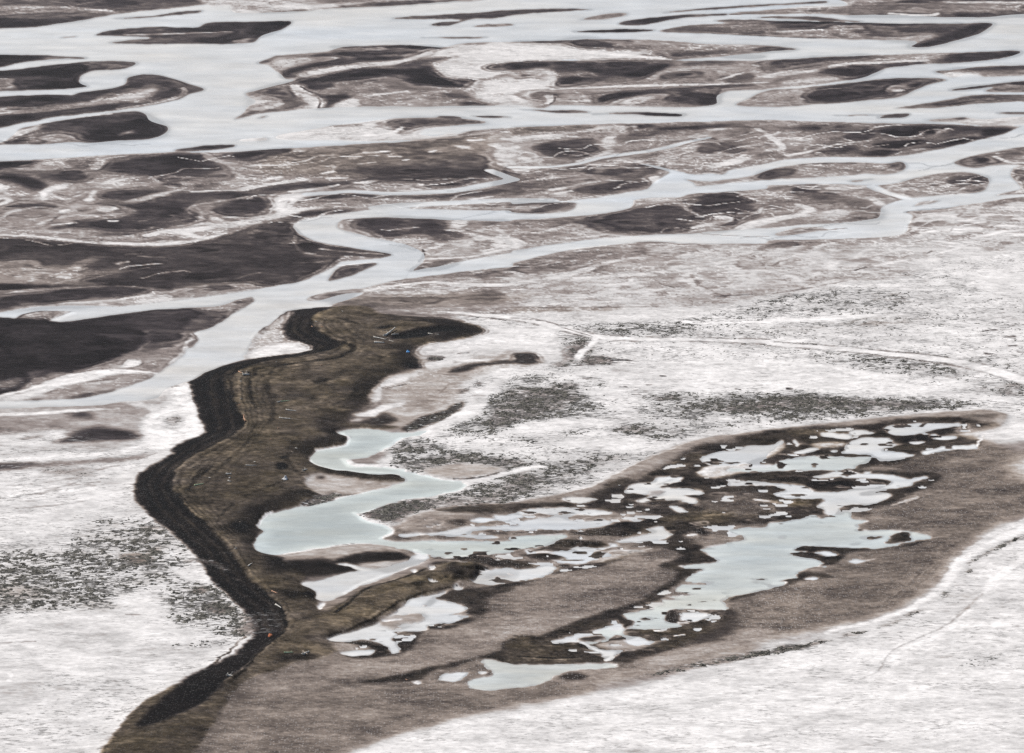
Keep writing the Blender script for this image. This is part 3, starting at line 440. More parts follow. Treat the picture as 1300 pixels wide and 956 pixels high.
# the wheel-rut channel over the marsh
RUT = "@1,1 980,722,4 1300,748,9 @2,1 100,765,9 250,802,9 430,842,8 650,855,7 900,858,6 1300,872,8 @3,2 0,12,7 300,32,8 600,62,10 900,98,13 1100,138,15 1300,198,17 1900,330,18"
for dy, sc_ in ((-9, .35), (10, .4)):
    S(' '.join(t if t[0] == '@' else '%s,%.1f,%.1f' % (t.split(',')[0], float(t.split(',')[1]) + dy * (.7 + float(t.split(',')[2]) / 14), float(t.split(',')[2]) * sc_ + 1.5) for t in RUT.split()), .45, o=.75, S=.55)
S(RUT, .93, S=0, solid=True); S("@2,1 0,750,2 180,770,2 300,812,2 430,848,2", .35, solid=True); S("@3,2 -300,12,2 0,24,2 300,45,2 600,80,2 900,122,2 1100,160,2", .62, S=.1, solid=True, o=.7)
S("@2,1 430,842,6 @2,2 415,10,6 350,55,6 340,80,7 350,88,6", .93, S=0, solid=True); S("@2,2 355,88,3 440,78,3 520,92,4 600,100,4 500,98,2", .25, solid=True); S("@2,2 240,130,3 400,120,3 540,108,2", .35, solid=True); S("@3,2 0,100,6 300,130,8 450,160,11 700,185,9", .93, S=.03, solid=True); S("@2,1 760,790,3 775,775,3", .9); S("@2,1 880,765,5 920,775,5 1000,775,3 1300,770,5", .93, S=.03, solid=True); S("@2,1 230,790,3 300,800,4 400,800,3", .93)
# ground between spit tip and marsh
P("@1,2 810,40 900,15 1030,0 1300,-60 @2,1 220,800 @2,2 220,0 260,90 200,110 @1,2 1300,80 1170,90 1000,100 880,140 800,130", .9, f=3, S=.08); P("@1,2 640,260 760,170 880,140 1000,110 1150,60 1300,50 @2,2 100,60 180,100 100,140 @1,2 1300,150 1100,200 1000,330 800,430 700,445 560,425 640,360 640,300", .68, f=3, S=.08, B=.2)
P("@1,2 1100,60 1300,40 @2,2 100,60 -40,70", .72, f=2.5)
P("@1,2 555,285 600,230 680,180 820,148 850,150 760,200 650,245 630,300 580,315", .92, f=1); P("@1,2 500,380 620,335 750,312 745,330 650,352 600,382", .93, f=.8); P("@1,2 470,405 550,400 540,412 480,412", .93, f=.8); D("@1,2 580,397 660,360 690,380 720,405 640,432 560,437 480,434", .3, f=1.6, B=.5); D("@1,2 980,155 1040,125 1200,100 1300,92 @2,2 0,68 100,58 140,78 130,104 180,98 100,116 0,114 @1,2 1150,130 1050,157", .31, f=1, B=.4); P("@2,2 -20,80 25,80 20,95 -20,98", .7, f=.8); P("@1,2 860,98 900,75 970,85 900,104", .35, f=1.2, S=.9); P("@1,2 740,452 850,385 960,350 1050,305 1040,342 940,402 800,452", .24, f=1.2, S=.6, B=.6, G=0); P("@1,2 1010,262 1080,240 1090,252", .4, f=1.2, S=.9); D("@1,2 790,332 830,270 900,270 880,312 830,352", .52, f=4); S("@1,2 640,242,3 700,232,3 760,215,2", .35); S("@1,2 930,270,3 980,220,3", .55); S("@1,2 1030,62,3 1080,57,3", .3); P("@1,2 1100,215 1140,205 1150,220", .4, f=1, S=.9); S("@1,2 960,170,4 1060,180,3", .5)
S("@1,2 1170,92,6 1000,102,6 860,120,6", .92, S=0)
S("@1,2 1290,140,6 1235,150,7 1262,190,7 1200,230,10 1130,280,14 1125,330,15 1000,400,15 880,455,14 760,475,16", .89, S=0); S("@1,2 1110,290,3 1160,260,3", .8)
P("@1,2 840,662 900,640 1060,625 1240,640 1232,667 1000,697 860,674", .67, f=1.6, S=.1, B=.3); S("@1,2 1000,697,3 1140,690,3 1240,670,3", .25); S("@1,2 1070,712,7 1200,690,6 1300,665,7 @2,2 100,640,6 170,635,4", .92, S=0)
# left salt marsh
P("@0,2 -500,455 100,455 300,440 600,520 760,360 640,310 720,290 880,250 980,215 1020,330 1060,440 1000,560 700,760 @0,3 800,40 1300,480 1340,560 1200,740 900,880 700,1300 -500,1300", .835, f=3, S=.28, B=0, id=LMARSH)
tile(0, 2)
P("-500,342 300,338 600,322 760,360 740,440 700,490 500,470 300,450 100,470 -500,480", .63, f=2, id=FLAT)
D("340,372 440,355 490,375 470,394 380,387", .34, f=2); P("-500,400 100,410 340,405 300,440 0,470 -500,480", .54, f=3.5); D("260,507 340,470 420,445 560,430 650,450 720,487 640,506 480,512 300,522", .33, f=2.2); D("-500,520 0,517 150,488 250,470 200,490 100,510", .46, f=2); P("-60,545 200,490 300,465 340,490 200,522 100,570 0,585 -60,585", .86, f=1.8); P("-300,570 20,570 300,525 700,505 740,515 600,548 300,565 100,585", .7, f=2); S("-300,605,8 0,605,8 300,590,8 600,560,8 740,530,8", .92); S("-300,375,8 0,374,7 300,360,7 600,342,6", .9); S("500,390,3 560,375,3 640,400,3", .75); P("480,350 640,345 740,400 640,430 520,420", .66, f=3)
P("-300,618 0,618 180,612 400,605 620,588 780,565 640,612 480,622 300,640 100,650 0,662 -300,668", .52, f=1.8); D("-300,622 0,620 180,616 80,648 -300,664", .38, f=1.6); P("150,642 480,640 460,692 350,682 200,662", .62, f=2.5, S=.4)
for y in (685, 720, 748, 770, 800, 835): S("%d,%d,4 %d,%d,5 %d,%d,4" % (60 + y % 90, y + 14, 240 + y % 70, y - 4, 460 + y % 50, y - 36), .68, S=.3)
S("-100,805,4 180,780,6 380,720,5", .64); S("0,770,4 300,735,4", .9); S("360,700,5 480,660,6 600,630,5", .66); S("700,600,3 800,570,3", .4)
P("620,300 700,312 760,292 880,260 820,250 880,230 960,212 985,260 1000,330 1045,430 1030,475 960,505 890,545 800,562 760,552 740,480 720,430 740,380 800,350 700,332", .92, f=1.4, S=.06); P("720,305 780,278 885,276 830,322 760,332", .7, f=1.4); P("835,392 900,368 935,390 900,432 860,437", .68, f=1.8, S=.5); S("780,420,4 860,440,4 940,470,3", .8); S("870,320,3 950,335,2", .6); S("870,232,2 900,228,2", .3); S("865,528,2 910,526,2", .3); S("760,470,3 860,490,4 960,480,3", .72); S("800,400,3 840,370,3 900,355,3", .78)
P("890,568 820,560 720,620 600,700 400,830 @0,3 200,10 100,60 260,60 @0,2 520,800 620,740 720,670", .8, f=2.2, S=.03)
tile(0, 3)
P("-500,215 400,200 700,185 940,235 880,340 640,410 660,490 300,505 100,540 -500,510", .8, f=5, S=.66, B=.3); P("400,90 600,35 770,40 880,110 960,210 700,235 400,215", .79, f=5, S=.6, B=.3); P("840,400 980,350 1110,390 1220,480 1300,560 1250,650 1100,610 1000,560 860,570", .8, f=4, S=.66, B=.15); P("-300,370 200,360 300,420 120,490 -300,490", .7, f=6, S=.65, B=.3); P("350,470 480,440 610,480 480,500", .7, f=3, S=.62, B=.3); D("615,222 700,210 775,225 740,267 640,252", .5, f=2, B=.4); P("970,395 1030,375 1060,395 1000,420", .5, f=2, S=.7); P("1040,480 1100,460 1180,495 1100,515", .45, f=2.5, S=.75); P("1180,610 1260,600 1250,635", .55, f=2, S=.7); P("720,75 820,80 830,105 740,95", .6, f=2, S=.75); P("750,200 800,190 790,210", .45, f=1.5, S=.7); P("-60,605 90,600 80,625 -60,630", .74, f=2.5, S=.5); P("200,250 330,250 420,300 250,330", .8, f=4, S=.62)
P("100,540 640,490 860,560 900,700 1000,740 800,830 300,800 -300,720 -300,560", .84, f=6, S=.1); S("-100,668,3 100,662,3 180,660,2", .45); S("640,520,3 710,518,2", .5); P("-500,755 0,752 100,770 220,800 258,830 200,870 150,1000 -500,1000", .77, f=1.2, S=0); S("-50,805,5 40,812,5 60,835,6 40,860,5", .86); P("620,440 760,430 780,480 640,490", .88, f=4, S=.06); P("880,290 1000,320 1080,340 1080,360 960,340", .92, f=2, S=.1); P("800,660 1200,640 1240,660 960,700", .8, f=3, S=.4)
# right hand lowland with the pans: pebbly mud flats
tile(2, 3)
P("@1,3 720,75 @2,2 0,825 400,740 650,620 900,515 1100,480 1300,452 @3,2 300,425 600,390 900,365 1100,352 1200,385 1180,430 1150,520 1250,560 1900,520 @3,3 1900,-60 1300,20 1150,85 1000,190 930,270 850,380 700,470 560,540 300,600 0,660 @2,3 1200,715 1000,760 700,830 450,868 300,1300 @0,3 900,1300 1100,900 @1,3 0,840 340,640 700,490 960,270 700,200 600,100", .5, f=1.6, S=0, K=.5, B=.35, id=PANS)
P("@2,3 -400,740 0,480 300,350 600,250 800,200 850,330 600,470 300,560 0,650 -300,760", .52, f=5, K=.75, B=.3); P("@2,3 -200,620 0,560 300,500 500,460 300,560 0,650 -300,740 -500,740", .6, f=5, K=.9, B=.25)
P("@1,3 -40,860 200,790 500,760 800,720 1000,600 1150,560 1200,640 900,800 500,850 300,900 0,930", .56, f=5, K=.6, B=.3); P("@1,3 300,800 600,780 560,800 320,815", .6, f=3)
P("@3,2 500,850 760,760 870,700 880,640 900,570 1150,530 1250,570 1300,640 @3,3 1300,0 1100,80 950,200 850,330 640,470 400,520 100,600 0,560 @2,3 1150,560 1150,500 1300,440 @3,3 0,385 200,340 400,240 700,160 840,128 800,100 500,85", .49, f=3, K=.6, B=.4); P("@3,2 1000,560 1300,600 1300,720 1000,700", .5, f=8, K=.6); P("@3,3 450,230 800,190 900,230 700,330 300,400 350,300", .47, f=6, K=.45); P("@3,3 0,390 200,360 300,420 200,560 0,620 @2,3 1150,600", .52, f=5, K=.85)
for i in range(26):                                                            # old strand lines on the right-hand flat
    x = 540 + i * 13 + (i * 37 % 11); y = 480 - i * 6 - (i * 53 % 17)
    S("@3,3 %d,%d,1.2 %d,%d,1.6 %d,%d,1.2" % (x, y, x + 60 + i % 7 * 6, y - 70, x + 130 + i % 5 * 9, y - 150), .6, o=.5)
for i in range(14): S("@3,3 %d,%d,1.2 %d,%d,1.4" % (700 + i * 16, 330 - i * 12, 760 + i * 13, 250 - i * 9), .58, o=.45)
for i in range(16): S("@2,2 %d,%d,1.2 %d,%d,1.5 %d,%d,1.2" % (950 + i * 20, 815 - i % 5 * 12, 1010 + i * 19, 790 - i % 7 * 8, 1100 + i * 13, 765 - i % 5 * 9), .7, o=.6)
# the tan berm
P("@1,3 720,72 850,0 @1,2 1000,868 @2,2 0,825 200,792 400,742 650,620 900,515 1100,480 1300,452 @3,2 300,425 600,392 900,365 1100,352 1220,380 1170,432 900,395 800,392 620,400 540,430 100,445 0,470 @2,2 1150,490 960,528 860,575 700,650 500,712 400,775 100,800 @1,3 1280,-10 1180,10 1000,60 880,98 740,95", .62, f=1.3, K=.25, S=.05, B=.25, H=.8)
S("@2,2 0,815,3 200,785,3 400,735,4 650,615,3 900,512,2", .78, K=.8); P("@1,3 740,80 850,20 1000,10 1080,40 950,70 800,95", .56, f=3, K=.4, B=.3); D("@2,2 1130,490 1200,478 1300,468 1300,490 1180,500", .36, f=1.4, B=.6); D("@3,2 960,385 1080,378 1190,380 1100,392 1000,395", .42, f=1.6, B=.5)
# dark wet rims
D1 = dict(B=.65, K=.1, S=0, f=1.2)
P("@1,3 900,-12 1160,-40 @2,2 0,828 300,812 420,770 520,708 620,708 600,770 640,830 840,860 700,868 @2,3 0,0 @1,3 1100,10", .3, **D1)
P("@3,2 -160,500 100,445 400,435 560,418 700,393 960,390 1060,408 1185,432 1050,438 940,440 960,470 1085,500 1040,545 900,562 740,592 610,612 450,652 680,660 850,668 870,700 760,762 600,832 500,852 @3,3 520,12 420,22 300,10 0,62 @2,3 1290,60 1100,62 900,100 820,140 700,132 480,78 560,50 640,40 @2,2 700,868 840,840 600,800 560,770 620,715 860,588 960,530 1160,522", .27, **D1)
P("@2,3 760,100 960,170 1045,245 960,292 850,350 780,420 700,492 560,502 460,562 200,652 0,662 0,640 150,625 400,530 600,470 760,380 850,320 800,290 760,268 860,220 720,180 500,262 360,292 180,322 0,385 -100,395 0,350 180,300 480,245 700,180 640,150", .25, **D1)
P("@2,3 -40,662 200,650 400,560 560,500 700,560 900,570 880,500 1100,485 1145,560 1060,642 860,682 600,762 470,742 470,752 350,772 0,774 @1,3 1150,745 1000,790 900,805 830,852 500,868 700,832 880,790 1130,738 1250,700", .27, **D1)
P("@3,3 100,185 360,173 640,180 800,130 760,168 400,205 380,240 300,272 150,290 325,328 180,347 100,372 0,388 @2,3 1280,402 1090,450 1070,436 1200,400", .27, **D1)
P("@1,3 720,600 870,570 1000,540 1110,540 1000,590 860,602 800,680 740,712 600,742 450,732 560,690 450,652 660,670 700,640", .25, **D1); P("@1,3 900,432 1000,405 1130,385 1300,365 1300,400 1180,432 1170,512 1100,522 1050,470", .27, **D1)
P("@1,3 870,200 990,225 1000,270 850,320 700,360 560,400 460,500 400,540 340,520 480,440 560,395 700,360 800,320 860,285 900,260", .24, f=1.4, B=.5); P("@1,3 -60,180 100,225 140,262 230,275 400,255 540,262 530,288 400,312 240,347 228,362 292,402 300,435 200,440 100,400 0,300", .25, f=2, B=.6); P("@1,3 400,440 460,500 380,540 320,525 350,470", .5, f=2.5, B=.4)
P("@1,3 640,340 800,290 860,262 870,225 860,300 800,315 700,355 560,390 450,450 430,440 500,390", .55, f=1.4, B=.3); P("@1,3 860,200 980,200 1000,240 900,255 870,240", .55, f=1.6, B=.3); D("@1,3 890,225 940,215 960,230 900,240", .3, f=1)
P("@2,3 640,600 900,570 1000,540 1080,560 1000,640 700,690", .33, f=3, B=.8); P("@2,3 850,690 1100,560 1160,500 1180,560 1080,650", .42, f=4, B=.4); P("@2,2 880,600 960,560 980,600 900,640 760,680", .36, f=2.5, B=1); P("@3,2 110,450 400,440 400,462 200,480 100,470", .36, f=1.6, B=1); P("@2,3 0,640 200,640 420,690 470,740 350,765 100,765 -40,760", .3, f=2, B=.9); S("@2,3 20,680,4 200,680,5 420,720,5 300,750,4 60,745,3", .4, B=.9); S("@2,3 30,735,3 180,742,4 320,738,2", .1)
P("@2,3 600,760 900,690 1060,650 1150,600 1300,600 1300,660 1100,700 900,750 700,830 450,880 200,868 220,830 500,800 640,790", .62, f=2.5, K=.5, B=.25); P("@3,2 560,610 900,570 850,660 700,655", .4, f=3, B=.5); P("@3,2 60,790 200,790 290,810 250,850 60,850 -200,868 -100,800", .36, f=2, B=.9); P("@3,2 90,845 130,812 190,800 225,815 140,838", .42, f=1.5, B=1.6); P("@2,3 760,50 900,0 1300,-40 1300,20 1000,60", .36, f=3, B=1.1)
P("@2,2 1000,868 950,820 1020,790 1200,760 1300,780 1300,868", .42, f=2.5, B=.5, K=.4)
# spit
SPITP = "@1,1 130,790 150,718 200,708 380,696 500,688 580,700 600,722 640,735 800,750 1000,765 1110,790 1150,820 1100,850 @1,2 1030,0 900,15 810,42 800,72 832,135 760,150 660,180 600,230 560,280 566,320 480,360 465,400 470,420 640,430 740,440 640,446 430,446 415,460 470,480 466,510 440,530 300,556 270,600 310,630 400,650 560,665 700,670 762,692 740,712 640,715 480,695 340,675 265,690 258,740 320,775 220,830 100,860 80,868 @1,3 70,10 40,25 10,70 36,92 0,122 0,190 100,230 150,262 235,275 240,345 230,360 290,402 300,432 320,500 380,520 470,450 560,395 700,360 830,300 960,265 1060,256 1130,268 1222,320 1100,352 1000,362 1000,395 900,416 780,442 700,492 620,550 500,602 380,640 350,660 420,700 340,740 200,770 100,810 0,845 @0,3 1200,900 900,1300 500,1300 @0,3 700,1000 940,862 1050,800 1180,735 1290,640 1305,600 1295,560 1250,510 1180,440 1085,360 1055,320 990,215 880,110 800,50 745,0 @0,2 745,868 700,810 690,750 715,675 890,570 870,568 900,535 980,500 1040,470 1045,435 1015,400 1000,330 975,250 975,200 1100,135 1300,90 @1,2 0,80 200,62 280,48 200,0 @1,1 160,868"
P(SPITP, .38, f=.8, S=0, K=.12, B=1, W=0, id=SPIT); P(SPITP, None, f=6, H=2.0)
tile(1, 1)
D("@1,1 150,716 380,697 330,730 280,760 280,800 340,850 420,880 @1,2 425,22 380,47 200,72 0,98 @0,2 1300,102 1200,130 1140,180 1140,230 1180,340 1232,420 1222,450 1100,522 960,600 890,660 880,740 900,800 960,868 @0,3 960,0 1050,80 1150,190 1230,310 1300,390 @1,3 0,385 80,462 128,560 120,630 60,690 0,745 @0,3 1290,770 1150,868 1000,1000 700,1100 940,862 1050,800 1180,735 1290,640 1305,600 1295,560 1250,510 1180,440 1085,360 1055,320 990,215 880,110 800,50 745,0 @0,2 745,868 700,810 690,750 715,675 890,570 870,568 900,535 980,500 1040,470 1045,435 1015,400 1000,330 975,250 975,200 1100,135 1300,90 @1,2 0,80 200,62 280,48 200,0 @1,1 120,860 122,800", .185, f=1, B=.25, H=-.6)
P("@1,1 10,822 90,770 158,714 190,722 140,785 130,805 152,845 200,868 @1,2 285,45 200,62 0,82 -60,90 -60,60 @1,1 -40,920 -20,870", .68, f=1.1, W=0, S=0, B=.1, H=-1.2, id='notch'); P("@1,2 -40,85 0,40 100,10 180,12 270,46 120,66 0,82", .9, f=1.6, S=.1); S("@1,1 10,822,2 90,770,2 150,716,3", .4)
tile(0, 2)
for s, t in [("1085,260,10 1110,320,12 1150,370,9 1130,400,8", .25), ("1060,230,6 1100,190,6 1180,150,5", .26), ("@1,1 230,770,6 200,820,5 260,868,5", .26), ("@0,2 850,700,6 840,780,6 880,868,6 @0,3 960,60,6 1080,180,6", .22), ("@0,3 1000,100,7 1120,220,8 1200,320,6", .21), ("@0,3 960,90,6 1060,180,5", .25), ("800,720,5 780,790,5 830,868,5", .2), ("@0,3 1240,640,6 1150,720,6 1040,810,5", .22)]: S(s, t, o=.8, B=.6)
S("@0,3 940,250,10 1040,250,14 1130,290,10 1160,300,6", .5, o=.7, S=.7); S("@0,3 1180,345,6 1230,358,5", .42, o=.7, S=.5); P("@1,3 -30,520 40,530 90,570 80,600 20,620 -40,600", .36, f=4, S=.35); S("@0,3 980,155,5 1000,160,4", .4, o=.7)
# crest lines, strand lines and tone of the spit
S("@1,1 275,770,5 290,820,6 380,872,7 @1,2 405,5,7 425,25,7 380,48,6 200,78,6 0,115,5 @0,2 1220,150,7 1145,190,9 1135,230,8 1170,320,9 1225,405,8 1235,440,6", .1, H=-.3)
S("@0,2 1222,160,5 1215,260,5 1245,400,5 1240,465,5 1100,545,6 960,622,6 900,690,6 888,750,6 920,815,5 @0,3 975,5,5 1080,95,5 1200,215,5 1280,335,5 @1,3 0,350,5 90,425,5 145,495,6 182,560,6 165,610,6 60,705,8 0,755,8 @0,3 1150,880,8", .44, B=1, H=.7)
S("@1,1 290,770,8 330,730,8 420,712,6", .4, B=1.2, o=.8); S("@1,1 310,780,6 420,850,6 @1,2 420,0,5", .4, B=1, o=.8)
S("@0,2 1262,170,6 1270,280,6 1295,350,5", .18); S("@0,2 960,770,7 985,715,8 1045,680,6 1080,650,4", .19); S("@0,2 900,790,6 930,850,6 @0,3 1000,40,5 1080,100,4", .08, H=-.3); S("@1,3 0,395,5 100,475,6 140,540,6 145,600,6 80,675,5 -20,770,6 @0,3 1200,860,6", .17); S("@1,2 430,12,7 495,40,8 480,62,6 400,98,6 260,112,5 0,155,5 @0,2 1290,180,5", .19, H=-.2); S("@1,2 505,20,4 520,55,5 470,85,4 300,125,4 60,145,4", .4, B=1)
for s in ("@0,2 1240,500,5 1130,580,5 1030,660,4 980,740,4", "@0,2 1290,430,5 1260,520,5 1140,620,4", "@1,2 30,180,6 60,260,6 90,360,6 60,440,6", "@1,2 120,120,5 60,200,5 100,300,4", "@0,2 1300,560,5 1180,600,5 1080,690,4", "@1,2 600,140,6 520,220,6 470,300,5 380,340,5", "@1,2 200,520,6 160,580,6 180,640,6 230,690,6", "@0,3 1180,-30,6 1100,60,5 1120,90,5", "@1,3 200,480,6 300,480,5", "@1,2 140,720,6 40,760,6 -60,800,5", "@1,1 480,740,5 700,770,6 900,775,5", "@1,1 420,760,5 520,790,5", "@1,2 560,60,6 640,100,5 600,150,5"): S(s, .25, o=.7)
for s in ("@0,2 1280,480,5 1180,560,5 1060,650,4", "@1,2 250,80,5 180,160,5 160,260,5", "@1,2 300,180,6 240,260,6", "@1,2 700,60,6 620,130,6 540,190,5", "@0,2 1180,700,8 1300,720,8", "@1,2 30,720,8 180,680,6", "@1,3 230,560,8 330,600,8 200,660,8", "@1,3 130,690,6 300,690,6 350,715,5", "@1,1 600,760,5 900,790,5", "@1,2 280,360,8 380,260,8", "@1,2 20,560,7 100,520,7"): S(s, .41, o=.75, B=1)
D("@1,2 720,60 760,20 832,135 660,182 562,280 560,330 470,400 400,430 455,480 440,526 300,552 250,600 160,570 220,520 340,480 320,430 440,350 500,250 600,180 700,110", .23, f=4, B=.7); D("@1,2 -60,880 100,800 260,760 320,775 80,868 @1,3 36,90 0,200 140,262 232,275 100,340 40,250 -60,150", .22, f=3.5, B=.7); D("@0,3 1100,95 1250,60 1265,110 1180,120", .12, f=2); D("@1,3 110,412 200,420 295,410 300,445 240,452 150,442", .14, f=2); D("@1,3 60,230 200,270 240,300 120,290", .17, f=2.5); P("@1,2 210,470 280,450 350,480 280,502", .44, f=2.2, B=1.3); D("@1,2 295,215 340,200 365,210 320,225", .14, f=1.2); D("@1,2 270,290 310,280 300,320", .22, f=1.5); D("@1,2 95,640 150,630 158,660 110,662", .06, f=.8); D("@1,2 128,602 155,596 155,610", .08, f=.7); D("@1,2 170,230 140,250 160,280", .24, f=2)
D("@1,2 775,115 830,120 835,138 770,142", .12, f=1.5, B=-.3); D("@1,1 640,740 1000,765 1150,820 1000,860 900,860 980,800 800,765", .2, f=2.5, B=.5)
D("@1,1 720,837 820,815 900,802 955,795 1050,812 900,832 860,852 720,862 680,862", .06, f=1, B=-.4, H=-1.2); D("@1,1 620,805 680,798 720,800 640,812", .12, f=1); S("@1,1 700,790,6 860,780,6", .4, B=1)  # near-black bluish patch on slightly lowered ground, right of the log jam
P("@1,3 470,462 540,402 620,382 760,342 900,312 1000,322 1000,360 1000,392 900,414 790,440 700,488 620,548 500,600 380,638 300,640 200,605 300,545", .42, f=2.5, B=1.15, H=.9); S("@1,3 400,530,7 470,480,7 540,415,6 620,378,5 760,340,5 860,300,4", .2); S("@1,3 370,636,4 500,592,4 620,540,4 700,480,4 790,432,3 900,408,3 1000,388,3", .22); S("@1,3 440,610,3 560,560,3 640,510,3", .5, B=1); P("@1,3 968,302 1000,265 1060,258 1130,270 1215,318 1120,348 1010,350", .25, f=1.2, B=.8, H=1.6); P("@1,3 1020,270 1080,262 1120,280 1050,300", .34, f=1.5, B=1)
D("@1,3 790,380 850,370 860,390 800,395", .22, f=1.2); P("@1,3 200,440 240,430 330,520 260,560 200,530", .36, f=3, B=.9); P("@1,3 100,735 250,735 340,738 200,765 110,775", .24, f=2, B=.8); P("@1,3 270,700 340,700 350,730 290,725", .46, f=2, B=1.3); D("@1,3 250,640 380,660 420,712 360,690", .42, f=2, B=.6)
D("@1,2 285,640 400,652 560,667 700,672 762,695 740,712 640,714 480,695 340,675", .25, f=1.2, B=.8)
P("@1,2 262,690 340,678 480,697 640,715 740,715 640,745 520,772 340,778 262,745", .66, f=1, W=0, S=0, B=.25, K=.2, H=-1.4); D("@1,2 310,690 350,680 345,697", .2, f=1); P("@1,2 220,832 350,772 380,758 440,768 525,768 400,792 330,828", .5, f=.9, S=.85, H=-1); S("@1,2 230,830,2 360,772,3 430,770,3", .2); 
def between(sa, sb, ts, tones, w, o, **kw):
    a, b = pts(sa), pts(sb)
    for t, tn in zip(ts, tones):
        q = ' '.join('%.1f,%.1f,%.1f' % ((x0 + (x1 - x0) * t) * 4, (y0 + (y1 - y0) * t) * 4, w) for (x0, y0, _), (x1, y1, _) in zip(a, b))
        S('@0,0 ' + q.replace('@0,0 ', ''), tn, o=o, solid=True, **kw)
CREST = "@1,1 300,775 290,820 380,868 @1,2 400,10 300,70 0,125 @0,2 1222,160 1215,260 1245,400 1240,465 1100,545 960,622 900,690 888,750 920,815 @0,3 975,5 1080,95 1200,215 1280,335 @1,3 90,425 182,560"
INNER = "@1,1 450,765 520,820 600,868 @1,2 600,30 540,100 260,150 60,210 40,300 70,400 20,480 @0,2 1240,600 1160,680 1110,740 1080,800 1110,868 @0,3 1150,40 1200,110 1260,220 1310,320 @1,3 110,420 190,560"
OUTER = "@1,1 160,730 140,800 190,868 @1,2 280,45 150,75 0,92 @0,2 1000,200 1000,280 1030,400 1040,465 960,515 870,572 740,670 700,740 720,815 @0,3 770,15 880,115 1010,240 1100,380 1290,560 @1,3 0,640"
# swash bars and strand lines running with the shore of the spit
between(CREST, INNER, (.10, .17, .29, .36, .5, .6, .74, .82, .97), (.28, .46, .27, .44, .3, .45, .3, .43, .3), 3.0, .42, B=1)
between(OUTER, CREST, (.2, .36, .52, .68, .82), (.13, .27, .15, .29, .17), 4.5, .65, B=.8)
# ---- lagoon, pools and pans
G1 = dict(G=1)
W("@1,2 272,600 300,560 440,530 470,505 475,480 420,462 480,443 620,443 760,462 880,450 840,478 740,492 700,520 640,555 560,585 450,600 480,630 600,632 720,640 800,670 900,690 1070,708 1040,755 960,770 840,800 700,812 600,850 540,868 @1,3 500,0 560,40 660,68 690,95 650,125 720,145 900,140 1100,140 1300,145 @2,3 0,120 200,112 270,115 180,165 60,190 0,200 @1,3 1150,215 980,225 860,212 800,195 640,165 500,155 300,180 130,213 60,210 0,190 0,122 35,93 10,70 40,25 @1,2 80,866 220,836 330,830 400,800 520,772 640,746 720,726 765,698 700,672 560,667 400,651 310,628", .81, **G1)
S("@1,2 450,600,10 480,628,10 620,634,7 760,652,5", .92); S("@1,2 275,600,3 300,625,3 400,648,3 560,662,3 700,668,3", .92); S("@1,2 310,555,4 440,530,4 474,500,4 440,462,4", .9); S("@1,2 740,490,8 700,520,8 640,555,6", .9); S("@1,2 1075,710,8 1050,748,6 960,768,5", .92); S("@1,3 500,0,8 560,40,9 660,70,9 685,95,8 640,130,7", .92); S("@1,3 10,68,3 40,25,3 80,0,3", .92); S("@1,3 130,205,6 300,180,7 500,156,7 640,160,4", .86); S("@1,2 600,850,4 540,868,5", .9); S("@1,2 640,745,3 520,770,3 400,800,3", .9); S("@1,2 1000,705,4 900,690,5 800,668,4", .92)
P("@1,3 130,214 300,187 500,159 650,170 790,213 808,236 700,252 540,264 400,257 230,277 150,258", .63, f=1, W=0, G=0, B=.25); D("@1,3 380,258 500,212 660,200 740,205 808,238 700,250 540,262 430,258", .2, f=1.3, B=.5); D("@1,3 150,250 380,240 400,262 520,268 525,285 400,310 240,320 180,290", .21, f=2, B=.5); S("@1,3 150,210,4 300,185,4 480,158,4", .84, S=.2); S("@1,3 400,165,1 500,158,1", .4)
W("@1,3 228,357 300,345 400,315 560,290 720,265 840,215 862,240 740,297 640,337 500,387 430,427 350,452 300,442 290,400", .84); S("@1,3 850,215,10 800,260,8 700,300,6 560,350,5 440,410,5", .92); S("@1,3 815,195,8 850,225,10", .93); W("@1,3 308,472 352,460 342,482 320,502", .92); W("@1,3 410,258 480,262 530,275 590,288 530,291 470,268", .93); P("@1,3 520,268 700,255 840,245 700,300 590,290", .68, f=1.5, S=.2, B=.2)
W("@1,3 800,298 812,296 815,306 806,308", .92); W("@1,3 880,290 915,285 912,303 878,305", .92)
W("@2,2 965,590 1000,575 1160,545 1200,528 1320,525 @3,2 60,500 65,520 0,560 @2,2 1260,600 1180,622 1040,632 990,625", .84); P("@2,2 945,670 1000,632 1180,622 1300,560 @3,2 60,520 60,560 0,590 @2,2 1180,660 1060,690 980,690", .8, f=1.4, K=.5, S=.1); S("@2,2 950,668,6 1000,640,6 1100,632,6 1180,618,5", .9); D("@2,2 1200,620 1300,585 1300,620", .3, f=1.2, B=.6); W("@2,2 1180,628 1300,622 @3,2 40,640 -60,655 @2,2 1200,642", .86)
W("@2,2 250,800 350,790 440,800 330,819", .9); W("@2,2 570,770 630,720 720,727 860,690 845,710 740,742 900,747 960,757 960,772 870,782 950,800 940,822 860,812 640,812 700,780", .87); W("@2,2 620,720 720,712 750,690 860,688 800,705 740,718 720,735", .92, f=1)
L("@2,2 690,760 780,758 770,775 700,790", .66, f=1.2); L("@2,2 680,820 850,800 860,830 760,845", .27, f=1.2, B=.7); W("@2,2 800,835 860,838 900,868 860,868", .88)
